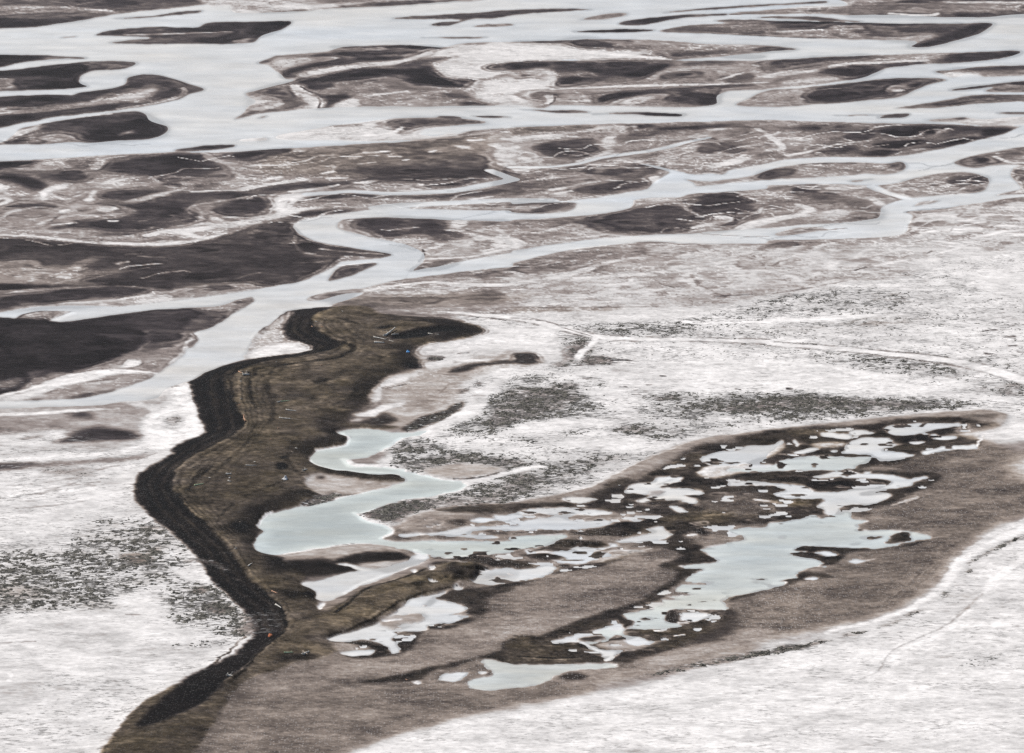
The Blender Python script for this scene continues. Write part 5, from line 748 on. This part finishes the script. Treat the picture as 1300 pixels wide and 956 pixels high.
def water_material():
    m, N, Lk = newmat('silty_water'); bs = N['Principled BSDF']
    pos = N.new('ShaderNodeNewGeometry').outputs['Position']
    col = mk(N, 'ShaderNodeAttribute', attribute_name='silt').outputs['Color']
    a = noise(N, Lk, pos, .03, 5, .6, .35, 1); b = noise(N, Lk, pos, .3, 5, .7, .5, 1)
    v = mathn(N, Lk, 'MULTIPLY', mathn(N, Lk, 'MULTIPLY_ADD', a, .16, .92), mathn(N, Lk, 'MULTIPLY_ADD', b, .3, .85))
    vv = N.new('ShaderNodeCombineColor'); [Lk.new(v, vv.inputs[i]) for i in range(3)]
    Lk.new(mixc(N, Lk, 1.0, col, vv.outputs[0], 'MULTIPLY'), bs.inputs['Base Color'])
    bs.inputs['Roughness'].default_value = .3; bs.inputs['IOR'].default_value = 1.33; bs.inputs['Specular IOR Level'].default_value = .22
    bp = N.new('ShaderNodeBump'); bp.inputs['Strength'].default_value = .12; bp.inputs['Distance'].default_value = .2
    Lk.new(b, bp.inputs['Height']); Lk.new(bp.outputs[0], bs.inputs['Normal'])
    return m

def plain_material(name, c0, c1, scale=2.0, rough=.85, sx=1):
    m, N, Lk = newmat(name); bs = N['Principled BSDF']
    tc = N.new('ShaderNodeTexCoord').outputs['Object']
    n = noise(N, Lk, tc, scale, 4, .65, sx, 1)
    Lk.new(mixc(N, Lk, sstep(N, Lk, n, .35, .65), (*c0, 1), (*c1, 1)), bs.inputs['Base Color'])
    bs.inputs['Roughness'].default_value = rough; bs.inputs['Specular IOR Level'].default_value = .2
    return m

M_SED, M_WAT = sediment_material(), water_material()
COL = bpy.context.scene.collection
def tag(o, label, cat, group=None, kind=None):
    o['label'] = label; o['category'] = cat
    if group: o['group'] = group
    if kind: o['kind'] = kind
    return o

def sheet(name, cells, Z, mat, attrs):
    """one mesh from the cells of the survey grid flagged in `cells`"""
    jj, ii = np.nonzero(cells)
    a = jj * NU + ii
    quads = np.stack([a, a + NU, a + NU + 1, a + 1], 1)
    used, inv = np.unique(quads, return_inverse=True); inv = inv.reshape(quads.shape)
    co = np.stack([X0.ravel()[used], Y0.ravel()[used], Z.ravel()[used]], 1).astype(F32)
    me = bpy.data.meshes.new(name); nq = len(quads)
    me.vertices.add(len(used)); me.vertices.foreach_set('co', co.ravel())
    me.loops.add(nq * 4); me.loops.foreach_set('vertex_index', inv.ravel().astype(np.int32))
    me.polygons.add(nq); me.polygons.foreach_set('loop_start', (np.arange(nq) * 4).astype(np.int32)); me.polygons.foreach_set('loop_total', np.full(nq, 4, np.int32))
    me.polygons.foreach_set('use_smooth', np.ones(nq, bool))
    me.update(calc_edges=True)
    for an, arr in attrs.items():
        if arr.ndim == 3:
            at = me.attributes.new(an, 'FLOAT_COLOR', 'POINT'); d = np.ones((len(used), 4), F32); d[:, :3] = arr.reshape(-1, 3)[used]; at.data.foreach_set('color', d.ravel())
        else:
            at = me.attributes.new(an, 'FLOAT', 'POINT'); at.data.foreach_set('value', arr.ravel()[used].astype(F32))
    me.materials.append(mat)
    o = bpy.data.objects.new(name, me); COL.objects.link(o); return o

# ------------------------------------------------------------------ land, one object for each flat, marsh, bank and sandbar
ids = np.clip(warp(IDM.astype(F32), wu * 0, wv * 0), 0, None)
iu = np.clip(np.round(np.arange(NU)[None, :] + wu / DU), 0, NU - 1).astype(int); iv = np.clip(np.round(np.arange(NV)[:, None] + wv / DV), 0, NV - 1).astype(int)
IDW = IDM[iv, iu]
merge = {'dark_shore': FLAT, 'notch': FLAT}
NAMES = {None: ('river_bed', 'pale silty bed of the braided river showing as shoals in the far channels', 'river bed'),
         'far_bank': ('mudflat', 'brown-grey mudflat along the far edge, left of the wide pale channel', 'mudflat'),
         'far_bank2': ('mudflat', 'streaked brown mudflat along the far edge above the swept right-hand island', 'mudflat'),
         'mid_island': ('mudflat', 'long streaky dark and pale mudflat between the two widest far channels', 'mudflat'),
         FLAT: ('mudflat', 'broad dark and tan mud plain laced with small pale channels, beyond the spit', 'mudflat'),
         MARSH: ('salt_marsh', 'white crusted marsh speckled with dark tufts, right of the spit and lagoon', 'marsh'),
         LMARSH: ('salt_marsh', 'white foam-patterned marsh left of the dark curving beach', 'marsh'),
         FORE: ('salt_marsh', 'white crusted foreshore crossed by a faint path, at the lower right', 'marsh'),
         PANS: ('mudflat', 'brown pebbly mudflat with dark-rimmed shallow pools below the lagoon', 'mudflat'),
         SPIT: ('gravel_spit', 'dark brown curving gravel spit strewn with driftwood beside the lagoon', 'spit')}
cellid = IDW[:-1, :-1].copy()
for a, b in merge.items():
    if a in IDS: cellid[cellid == IDS.index(a)] = IDS.index(b)
Wc = (WT[:-1, :-1] + WT[1:, :-1] + WT[:-1, 1:] + WT[1:, 1:]) / 4
LATTR = {'sediment': LCOL.astype(F32), 'specks': np.clip(SP, 0, 1), 'pebbles': np.clip(KP, 0, 1), 'turf': np.clip(B, 0, 1.5)}
for k, idn in enumerate(IDS):
    cells = cellid == k
    if cells.sum() < 4: continue
    nm, lb, ct_ = NAMES.get(idn, ('sandbar', idn, 'sandbar'))
    o = sheet(nm, cells, HT, M_SED, LATTR); tag(o, lb, ct_, None, 'structure')

# ------------------------------------------------------------------ water, one sheet for each body that stands apart
def components(mask):
    lab = np.zeros(mask.shape, np.int32); par = [0]
    def find(x):
        while par[x] != x: par[x] = par[par[x]]; x = par[x]
        return x
    prev = []
    for j in range(mask.shape[0]):
        d = np.diff(np.concatenate([[0], mask[j].astype(np.int8), [0]])); s = np.nonzero(d == 1)[0]; e = np.nonzero(d == -1)[0]
        cur = []; pi = 0
        for a, b in zip(s, e):
            l = 0
            for (pa, pb, pl) in prev:
                if pa < b and a < pb:
                    r = find(pl)
                    if l == 0: l = r
                    elif r != l: par[max(r, l)] = min(r, l); l = min(r, l)
            if l == 0: par.append(len(par)); l = len(par) - 1
            lab[j, a:b] = l; cur.append((a, b, l))
        prev = cur
    root = np.array([find(i) for i in range(len(par))]); return root[lab]
WAT = Wc > .22
lab = components(WAT)
def lab_at(c, r, x, y):
    u, v = c * 325 + x / 4, r * 217 + y / 4
    j, i = int((v - V0) / DV), int((u - U0) / DU)
    blk = lab[j - 2:j + 3, i - 3:i + 4]; blk = blk[blk > 0]
    return int(np.bincount(blk).argmax()) if len(blk) else 0
Z0 = np.zeros_like(HT)
WATTR = {'silt': WCOL.astype(F32)}
done = set()
for nm, lb, c, r, x, y in [
    ('river', 'pale grey braided river winding through the dark sandbars', 1, 1, 300, 550),
    ('lagoon', 'pale turquoise lagoon in the crook of the dark gravel spit', 1, 3, 300, 110),
    ('pond', 'large ragged pale turquoise pond amid the brown pebbly mudflat', 3, 3, 200, 110),
    ('pond', 'pale wedge-shaped pool between the spit and the brown grassy arm, below the lagoon', 1, 3, 450, 370),
    ('pond', 'many-lobed white pool below the brown grassy arm', 1, 3, 560, 620),
    ('pond', 'pale pool along the bottom edge, below the dark oval mud bank', 2, 3, 100, 805),
    ('pond', 'long narrow pale blue pool above the winding one in the right-hand pans', 3, 2, 300, 620),
    ('pond', 'flat-bottomed pale pool at the upper right end of the pans', 3, 2, 750, 440),
    ('pond', 'whitish pool with a sandy lower shore at the upper left of the pans', 2, 2, 1100, 580),
    ('pond', 'small white oval pool in the dark mud under the ragged pond', 2, 3, 920, 530),
]:
    l = lab_at(c, r, x, y)
    if l == 0 or l in done: continue
    done.add(l)
    o = sheet(nm, lab == l, Z0, M_WAT, WATTR); tag(o, lb, 'river' if nm == 'river' else nm, None, 'structure')
rest = WAT & ~np.isin(lab, list(done))
o = sheet('pools', rest, Z0, M_WAT, WATTR); tag(o, 'scattered small pools and puddles lying in the mudflats and marshes', 'pools', None, 'structure')

# ------------------------------------------------------------------ the plain beyond the surveyed reach
def outer_plain():
    per = [(i, 0) for i in range(0, NU - 1, 4)] + [(NU - 1, j) for j in range(0, NV - 1, 4)] + [(i, NV - 1) for i in range(NU - 1, 0, -4)] + [(0, j) for j in range(NV - 1, 0, -4)]
    inner = [(float(X0[j, i]), float(Y0[j, i]), float(max(HT[j, i], .02))) for i, j in per]; n = len(per)
    c0 = np.array([WCOL[j, i] if WT[j, i] > .5 else LCOL[j, i] for i, j in per]); cm = np.array([.34, .31, .29])
    cx, cy = 0.0, 3200.0; vv = list(inner); f = []; cols = [c0]
    for k, R in enumerate((1.06, 1.15, 1.4, 2.0, 5.0, 20.0)):
        for x, y, z in inner: vv.append((cx + (x - cx) * R, cy + (y - cy) * R, .2))
        kk = np.ones(2 * 6 * (k + 1) + 1); kk /= kk.sum(); w_ = len(kk) // 2
        sm = np.stack([np.convolve(np.concatenate([c0[-w_:, q], c0[:, q], c0[:w_, q]]), kk, 'valid') for q in range(3)], 1)
        m_ = (0, .05, .2, .45, .8, 1)[k]; cols.append(sm * (1 - m_) + cm * m_)
        for q in range(n):
            p = (q + 1) % n; f.append((k * n + q, k * n + p, (k + 1) * n + p, (k + 1) * n + q))
    me = bpy.data.meshes.new('ground'); me.from_pydata(vv, [], f); me.polygons.foreach_set('use_smooth', np.ones(len(f), bool))
    at = me.attributes.new('sediment', 'FLOAT_COLOR', 'POINT'); d = np.ones((len(vv), 4), F32); d[:, :3] = np.concatenate(cols); at.data.foreach_set('color', d.ravel())
    for nm, v_ in (('specks', .3), ('pebbles', .2), ('turf', 0)):
        a_ = me.attributes.new(nm, 'FLOAT', 'POINT'); a_.data.foreach_set('value', np.full(len(vv), v_, F32))
    me.materials.append(M_SED)
    o = bpy.data.objects.new('ground', me); COL.objects.link(o); tag(o, 'tan silt plain running on around the delta to the horizon', 'ground', None, 'structure')
outer_plain()

# ------------------------------------------------------------------ helpers for the things lying on it
def T2(c, r, x, y): return c * 325 + x / 4, r * 217 + y / 4
def zat(u, v):
    return float(HT[int(np.clip((v - V0) / DV, 0, NV - 1)), int(np.clip((u - U0) / DU, 0, NU - 1))])
def place(u, v):
    z = max(0, zat(u, v)); x, y = ground(u, v, z); 
    return float(x), float(y), z
def mesh_obj(name, vv, ff, mat, loc=(0, 0, 0), smooth=True, parent=None):
    me = bpy.data.meshes.new(name); me.from_pydata(vv, [], ff); me.materials.append(mat)
    if smooth: me.polygons.foreach_set('use_smooth', np.ones(len(me.polygons), bool))
    o = bpy.data.objects.new(name, me); COL.objects.link(o); o.location = loc
    if parent: o.parent = parent
    return o
def tube(vv, ff, path, rad, n=9, rnd=None):
    b = len(vv)
    P_ = [np.array(p, float) for p in path]
    for k, p in enumerate(P_):
        d = P_[min(k + 1, len(P_) - 1)] - P_[max(k - 1, 0)]; d /= np.linalg.norm(d) + 1e-9
        a = np.cross(d, (0, 0, 1)); 
        if np.linalg.norm(a) < .1: a = np.cross(d, (0, 1, 0))
        a /= np.linalg.norm(a); c = np.cross(d, a)
        for i in range(n):
            th = 2 * math.pi * i / n; r = rad[k] * (1 + (rnd.uniform(-.12, .12) if rnd else 0))
            vv.append(tuple(p + r * (math.cos(th) * a + math.sin(th) * c)))
    for k in range(len(P_) - 1):
        for i in range(n):
            j = (i + 1) % n; ff.append((b + k * n + i, b + k * n + j, b + (k + 1) * n + j, b + (k + 1) * n + i))
    ff.append(tuple(b + i for i in range(n))[::-1]); ff.append(tuple(b + (len(P_) - 1) * n + i for i in range(n)))
M_LOG = plain_material('bleached_wood', (.42, .38, .32), (.72, .69, .63), 1.2, .8, .3)
M_LOGD = plain_material('weathered_wood', (.17, .13, .10), (.36, .30, .24), 1.2, .85, .3)
M_LOGG = plain_material('lichened_wood', (.30, .40, .22), (.48, .56, .38), 1.2, .85, .3)
M_LOGR = plain_material('reddish_wood', (.38, .20, .12), (.60, .38, .26), 1.2, .85, .3)
M_ROCK = plain_material('pale_stone', (.45, .44, .42), (.78, .77, .75), .8, .9)

def log(c, r, x0, y0, x1, y1, rad, label, mat=None, root=False, lift=0.0, stubs=2):
    rad *= .58; rnd = random.Random(int(x0 * 7 + y0 * 13 + x1))
    a = np.array(place(*T2(c, r, x0, y0))); b = np.array(place(*T2(c, r, x1, y1)))
    d = b - a; ln = np.linalg.norm(d[:2]); ang = math.atan2(d[1], d[0]); n = 9
    path, rr = [], []
    bow = rnd.uniform(-.03, .03) * ln
    for k in range(n):
        t = k / (n - 1); path.append((ln * t, bow * math.sin(math.pi * t) + rnd.uniform(-.05, .05), rad * .8 + lift * t + (d[2]) * t)); rr.append(rad * (1.15 - .55 * t))
    rr[0] *= 1.25; rr[-1] *= .8
    vv, ff = [], []; tube(vv, ff, path, rr, 10, rnd)
    for s in range(stubs):                                        # broken branch stubs
        t = rnd.uniform(.3, .9); th = rnd.uniform(-1.2, 1.2); q = rnd.choice((-1, 1)); bl = rnd.uniform(.5, 1.3) * rad * 2.2
        p = np.array([ln * t, 0, rad * .9 + lift * t]); tube(vv, ff, [p, p + bl * .5 * np.array([.35, q * .8, .5 + .3 * th]), p + bl * np.array([.8, q * 1.3, .9 + .6 * th])], [rad * .32, rad * .24, rad * .1], 6, rnd)
    o = mesh_obj('driftwood_log', vv, ff, mat or M_LOG, tuple(a)); o.rotation_euler.z = ang
    tag(o, label, 'driftwood', 'driftwood logs on the spit')
    if root:                                                      # the flared root plate, a part of its own
        rv, rf = [], []
        for k in range(9):
            th = 2 * math.pi * k / 9 + rnd.uniform(-.2, .2); L_ = rad * rnd.uniform(1.6, 3.0)
            dirn = np.array([-.35, math.cos(th), math.sin(th)]); p = np.array([0, 0, rad * .9])
            e = p + L_ * dirn; e[2] = max(e[2], .05)
            tube(rv, rf, [p, (p + e) / 2 + np.array([-.1, 0, .1]) * rad, e], [rad * .7, rad * .42, rad * .12], 7, rnd)
        mesh_obj('root_plate', rv, rf, mat or M_LOG, (0, 0, 0), True, o)
    return o
# ------------------------------------------------------------------ driftwood and other things on the spit
log(1, 1, 655, 838, 706, 806, 1.3, 'thick white log leaning across the jam at the head of the dark patch', root=True, lift=1.6)
log(1, 1, 598, 845, 662, 858, .8, 'grey log pointing left out of the jam beside the dark patch', M_LOG, True)
log(1, 1, 668, 850, 640, 866, .6, 'short dark log at the foot of the white leaning log', M_LOGD)
log(1, 1, 690, 832, 724, 829, .7, 'pale log lying flat just right of the white leaning log', M_LOG)
log(1, 1, 600, 868, 650, 872, .7, 'pale log lying alone in front of the jam by the dark patch', M_LOG)
log(1, 1, 874, 826, 930, 832, .6, 'whitish log at the far right end of the dark patch', M_LOG)
log(1, 1, 676, 862, 700, 868, .6, 'stubby pale log below the jam, nearest the blue heap', M_LOG)
log(1, 1, 640, 815, 690, 806, .5, 'thin dark log on the far side of the white leaning log', M_LOGD)
log(0, 2, 1236, 168, 1268, 168, 1.3, 'thick white log on the crest of the spit where it bends to the notch', M_LOG, True)
log(0, 2, 1247, 404, 1238, 376, .8, 'pinkish log lying along the strand line above the narrow crest', M_LOGR, True)
log(0, 2, 1212, 152, 1232, 160, .7, 'short reddish log touching the thick white log on the crest', M_LOGR)
log(0, 2, 988, 730, 1034, 722, .8, 'pale green lichened log beside the dark strand line', M_LOGG)
log(0, 2, 1148, 672, 1176, 673, 1.0, 'short thick white log in the middle of the broad brown turf', M_LOG)
log(0, 2, 1158, 706, 1172, 711, .7, 'stubby white log just below the short thick white one', M_LOG)
log(0, 2, 1248, 627, 1302, 628, .5, 'long thin grey log right of the short thick white one', M_LOG)
log(0, 2, 976, 640, 992, 634, .6, 'small yellowish log on the light strand line at the wide bend', M_LOGD)
log(1, 2, 112, 308, 128, 302, .9, 'white root end lying left of the thin yellow-green log', M_LOG, True)
log(1, 2, 128, 304, 172, 299, .6, 'thin yellow-green log, topmost of the three in the middle of the spit', M_LOGG)
log(1, 2, 152, 346, 205, 352, .75, 'pale log, middle one of the three in the middle of the spit', M_LOG, True)
log(1, 2, 118, 386, 180, 392, .7, 'pale tan log, lowest of the three in the middle of the spit', M_LOG)
log(1, 2, 180, 392, 262, 402, .35, 'slender dark log trailing right from the lowest of the three pale logs', M_LOGD)
log(1, 2, 600, 4, 652, 5, .8, 'pale log on the open turf in front of the log jam', M_LOG)
log(1, 2, 240, 654, 260, 648, .8, 'white log by the dark neck of the spit above the brown lobe', M_LOG, True)
log(1, 2, 228, 660, 250, 664, .6, 'dark log against the white one at the neck above the brown lobe', M_LOGD)
log(1, 3, 142, 712, 190, 710, .7, 'greenish grey log lying on the turf left of the black and white stump', M_LOGG)
log(1, 3, 242, 720, 270, 706, 1.0, 'stout white log of the black and white pair near the lower pools', M_LOG, True)
log(1, 3, 238, 706, 262, 722, .8, 'dark log crossing the stout white one near the lower pools', M_LOGD)
log(1, 3, 80, 400, 110, 412, .8, 'reddish log on the narrow crest above the dark hollow', M_LOGR)
log(1, 3, 100, 468, 128, 486, .8, 'yellowish white log on the narrow crest beside the dark hollow', M_LOG)
log(0, 3, 1158, 828, 1186, 832, 1.0, 'white log on the lower beach near the bottom of the view', M_LOG, True)
log(0, 3, 1262, 272, 1276, 260, .8, 'short white log on the crest directly left of the lagoon foot', M_LOG)
small = [(1, 1, 300, 764), (1, 1, 282, 790), (1, 1, 345, 752), (1, 2, 100, 102), (1, 2, 72, 497), (1, 2, 8, 562), (1, 2, 200, 540), (1, 2, 110, 440), (0, 2, 1216, 230), (0, 2, 1220, 290), (0, 2, 1212, 320), (0, 2, 1240, 350), (0, 2, 1218, 200), (0, 2, 1235, 372), (0, 3, 1215, 48), (0, 3, 1190, 185), (1, 3, 90, 405), (1, 3, 250, 425), (1, 1, 436, 713), (1, 1, 330, 790), (0, 2, 1190, 470), (0, 2, 1290, 610), (1, 2, 330, 120), (1, 2, 180, 560), (0, 2, 1060, 690), (1, 3, 760, 848), (2, 3, 170, 632), (2, 2, 540, 730)]
for k, (c, r, x, y) in enumerate(small):
    rr = random.Random(k); o = log(c, r, x, y, x + rr.uniform(7, 12), y + rr.uniform(-4, 4), rr.uniform(.4, .6), 'small scrap of pale driftwood on the dark ground', (M_LOG, M_LOGR, M_LOGD)[k % 3], False, 0, 1)
    o['label'] = ('small scrap of pale driftwood on the dark ground', 'small scrap of reddish driftwood on the dark ground', 'small scrap of brown driftwood on the dark ground')[k % 3]
    o.name = 'driftwood_scrap'; o['group'] = ('scraps of pale driftwood', 'scraps of reddish driftwood', 'scraps of brown driftwood')[k % 3]

def heap(name, c, r, x, y, sx, sy, h, mat, seed, label, cat, peaks=3):
    """a lumpy solid: boulder, tarpaulin heap or brush heap"""
    rnd = random.Random(seed); vv, ff = [], []; nr, na = 9, 18
    pk = [(rnd.uniform(-.45, .45), rnd.uniform(-.4, .4), rnd.uniform(.6, 1)) for _ in range(peaks)]
    for i in range(nr):
        q = i / (nr - 1)
        for j in range(na):
            th = 2 * math.pi * j / na; R = q * (1 + .14 * math.sin(3 * th + seed) + .08 * math.sin(5 * th + 2 * seed))
            px, py = R * math.cos(th), R * math.sin(th)
            zz = max(a * math.exp(-((px - u) ** 2 + (py - w) ** 2) / .22) for u, w, a in pk) * (1 - q ** 3) + rnd.uniform(-.03, .03) * (q < 1) + .25 * (1 - q ** 6)
            vv.append((px * sx, py * sy, zz * h - .25 * (q >= .99)))
    for i in range(nr - 1):
        for j in range(na):
            k = (j + 1) % na; ff.append((i * na + j, (i + 1) * na + j, (i + 1) * na + k, i * na + k))
    o = mesh_obj(name, vv, ff, mat, place(*T2(c, r, x, y)), name != 'boulder'); tag(o, label, cat); return o
M_BLUE = plain_material('blue_tarpaulin', (.03, .20, .52), (.16, .45, .78), .6, .5)
M_RUST = plain_material('rusty_brush', (.24, .07, .03), (.45, .17, .08), .8, .9)
heap('tarpaulin', 1, 2, 772, 50, 1.7, 2.2, 1.6, M_BLUE, 3, 'bright blue tarpaulin heap on the dark end of the spit above the white marsh', 'tarpaulin', 2)
heap('boulder', 1, 2, 147, 697, 2.3, 2.6, 2.6, M_ROCK, 5, 'white boulder on the brown turf below the black patch', 'boulder', 2)
heap('brush_heap', 1, 3, 72, 622, 1.6, 3.2, .9, M_RUST, 8, 'rust-orange heap of dead brush on the dark beach by the narrow crest', 'brush heap', 4)
heap('boulder', 0, 2, 1166, 690, .8, 1.0, .8, M_ROCK, 9, 'small pale boulder between the two short white logs on the turf', 'boulder', 2)

# ------------------------------------------------------------------ marsh tufts: thousands of low clumps on the speckled ground
def tufts():
    r = np.random.default_rng(77)
    cl = fnoise(2.2, 301, 3, 3.6) * .9 + fnoise(14, 311, 3, 4) * .3
    wgt = np.clip(SP - .34, 0, 1) * np.clip(cl * 2.6 + SP * 1.2 - .8, 0, 1) * (WT < .25)
    inside = (vs[:, None] > 300) & (vs[:, None] < 1000) & (us[None, :] > -60) & (us[None, :] < 1360)
    wgt = (wgt * inside * asp_of(vs)[:, None]).ravel(); cdf = np.cumsum(wgt); n = 52000
    pick = np.searchsorted(cdf, r.random(n) * cdf[-1])
    j, i = np.divmod(pick, NU)
    u = us[np.minimum(i, NU - 1)] + r.random(n) * DU; v = vs[np.minimum(j, NV - 1)] + r.random(n) * DV
    z = HT[np.minimum(j, NV - 1), np.minimum(i, NU - 1)]
    x, y = ground(u, v)
    K = 6
    rad = r.uniform(.2, .95, n) ** 1.3; h = r.uniform(.15, .42, n)
    th = np.arange(K) / K * 2 * math.pi
    rr = rad[:, None] * r.uniform(.6, 1.35, (n, K)); ph = r.uniform(0, 6.28, n)[:, None] + th
    ex = r.uniform(1, 2.2, n)[:, None]
    base = np.stack([x[:, None] + rr * np.cos(ph) * ex, y[:, None] + rr * np.sin(ph), np.repeat((z - .12)[:, None], K, 1)], -1)
    mid = np.stack([x[:, None] + .65 * rr * np.cos(ph + .3) * ex, y[:, None] + .65 * rr * np.sin(ph + .3), z[:, None] + h[:, None] * r.uniform(.5, 1, (n, K))], -1)
    top = np.stack([x, y, z + h * .9], -1)[:, None]
    V = np.concatenate([base, mid, top], 1).reshape(-1, 3).astype(F32); m = 2 * K + 1
    tri = []
    for k in range(K):
        q = (k + 1) % K; tri += [(k, q, K + q), (k, K + q, K + k), (K + k, K + q, 2 * K)]
    tri = (np.array(tri)[None] + (np.arange(n) * m)[:, None, None]).reshape(-1, 3); nt = len(tri)
    me = bpy.data.meshes.new('marsh_grass'); me.vertices.add(len(V)); me.vertices.foreach_set('co', V.ravel())
    me.loops.add(nt * 3); me.loops.foreach_set('vertex_index', tri.ravel().astype(np.int32))
    me.polygons.add(nt); me.polygons.foreach_set('loop_start', (np.arange(nt) * 3).astype(np.int32)); me.polygons.foreach_set('loop_total', np.full(nt, 3, np.int32)); me.update(calc_edges=True)
    me.materials.append(plain_material('marsh_tuft', (.03, .028, .022), (.2, .185, .155), .35, .9))
    o = bpy.data.objects.new('marsh_grass', me); COL.objects.link(o)
    tag(o, 'dark marsh grass tufts dotting the white salt marshes', 'grass', None, 'stuff')
tufts()

# ------------------------------------------------------------------ camera, sun, sky
sc = bpy.context.scene
cam = bpy.data.cameras.new('camera'); co = bpy.data.objects.new('camera', cam); COL.objects.link(co)
cam.sensor_fit = 'HORIZONTAL'; cam.angle = HFOV; cam.clip_start = 1.0; cam.clip_end = 120000
co.location = (0, 0, CAM_H); co.rotation_euler = (math.radians(90) - PITCH, 0, 0); sc.camera = co
SUN_EL, SUN_AZ = math.radians(44), math.radians(-52)           # azimuth from +Y towards +X
sl = bpy.data.lights.new('sun', 'SUN'); sl.energy = 4.2; sl.angle = math.radians(.53); sl.color = (1, .965, .91)
so = bpy.data.objects.new('sun', sl); COL.objects.link(so)
so.rotation_euler = (math.radians(90) - SUN_EL, 0, math.radians(180) - SUN_AZ)
w = bpy.data.worlds.new('World'); sc.world = w; w.use_nodes = True
N = w.node_tree.nodes; sky = N.new('ShaderNodeTexSky'); sky.sky_type = 'NISHITA'; sky.sun_disc = False
sky.sun_elevation = SUN_EL; sky.sun_rotation = SUN_AZ; sky.altitude = 600; sky.air_density = 1.0; sky.dust_density = 3.0; sky.ozone_density = 1.0
w.node_tree.links.new(sky.outputs[0], N['Background'].inputs['Color']); N['Background'].inputs['Strength'].default_value = .09
sc.view_settings.view_transform = 'Standard'; sc.view_settings.look = 'None'; sc.view_settings.exposure = 0.12; sc.view_settings.gamma = 1.0; sc.view_settings.use_curve_mapping = False
sc.cycles.max_bounces = 4; sc.cycles.use_denoising = False

# ------------------------------------------------------------------ the air: an even, thin haze over the delta
def haze():
    x, y0, y1, z0, z1 = 70000.0, -70000.0, 75000.0, -4.0, 720.0
    vv = [(-x, y0, z0), (x, y0, z0), (x, y1, z0), (-x, y1, z0), (-x, y0, z1), (x, y0, z1), (x, y1, z1), (-x, y1, z1)]
    ff = [(0, 3, 2, 1), (4, 5, 6, 7), (0, 1, 5, 4), (1, 2, 6, 5), (2, 3, 7, 6), (3, 0, 4, 7)]
    m = bpy.data.materials.new('haze'); m.use_nodes = True; N = m.node_tree.nodes; N.clear()
    v = N.new('ShaderNodeVolumePrincipled'); v.inputs['Color'].default_value = (.80, .84, .95, 1); v.inputs['Density'].default_value = 4.5e-6; v.inputs['Anisotropy'].default_value = .2
    o = N.new('ShaderNodeOutputMaterial'); m.node_tree.links.new(v.outputs[0], o.inputs['Volume'])
    h = mesh_obj('haze', vv, ff, m, smooth=False); tag(h, 'thin pale haze lying over the whole delta', 'haze', None, 'stuff')
haze()
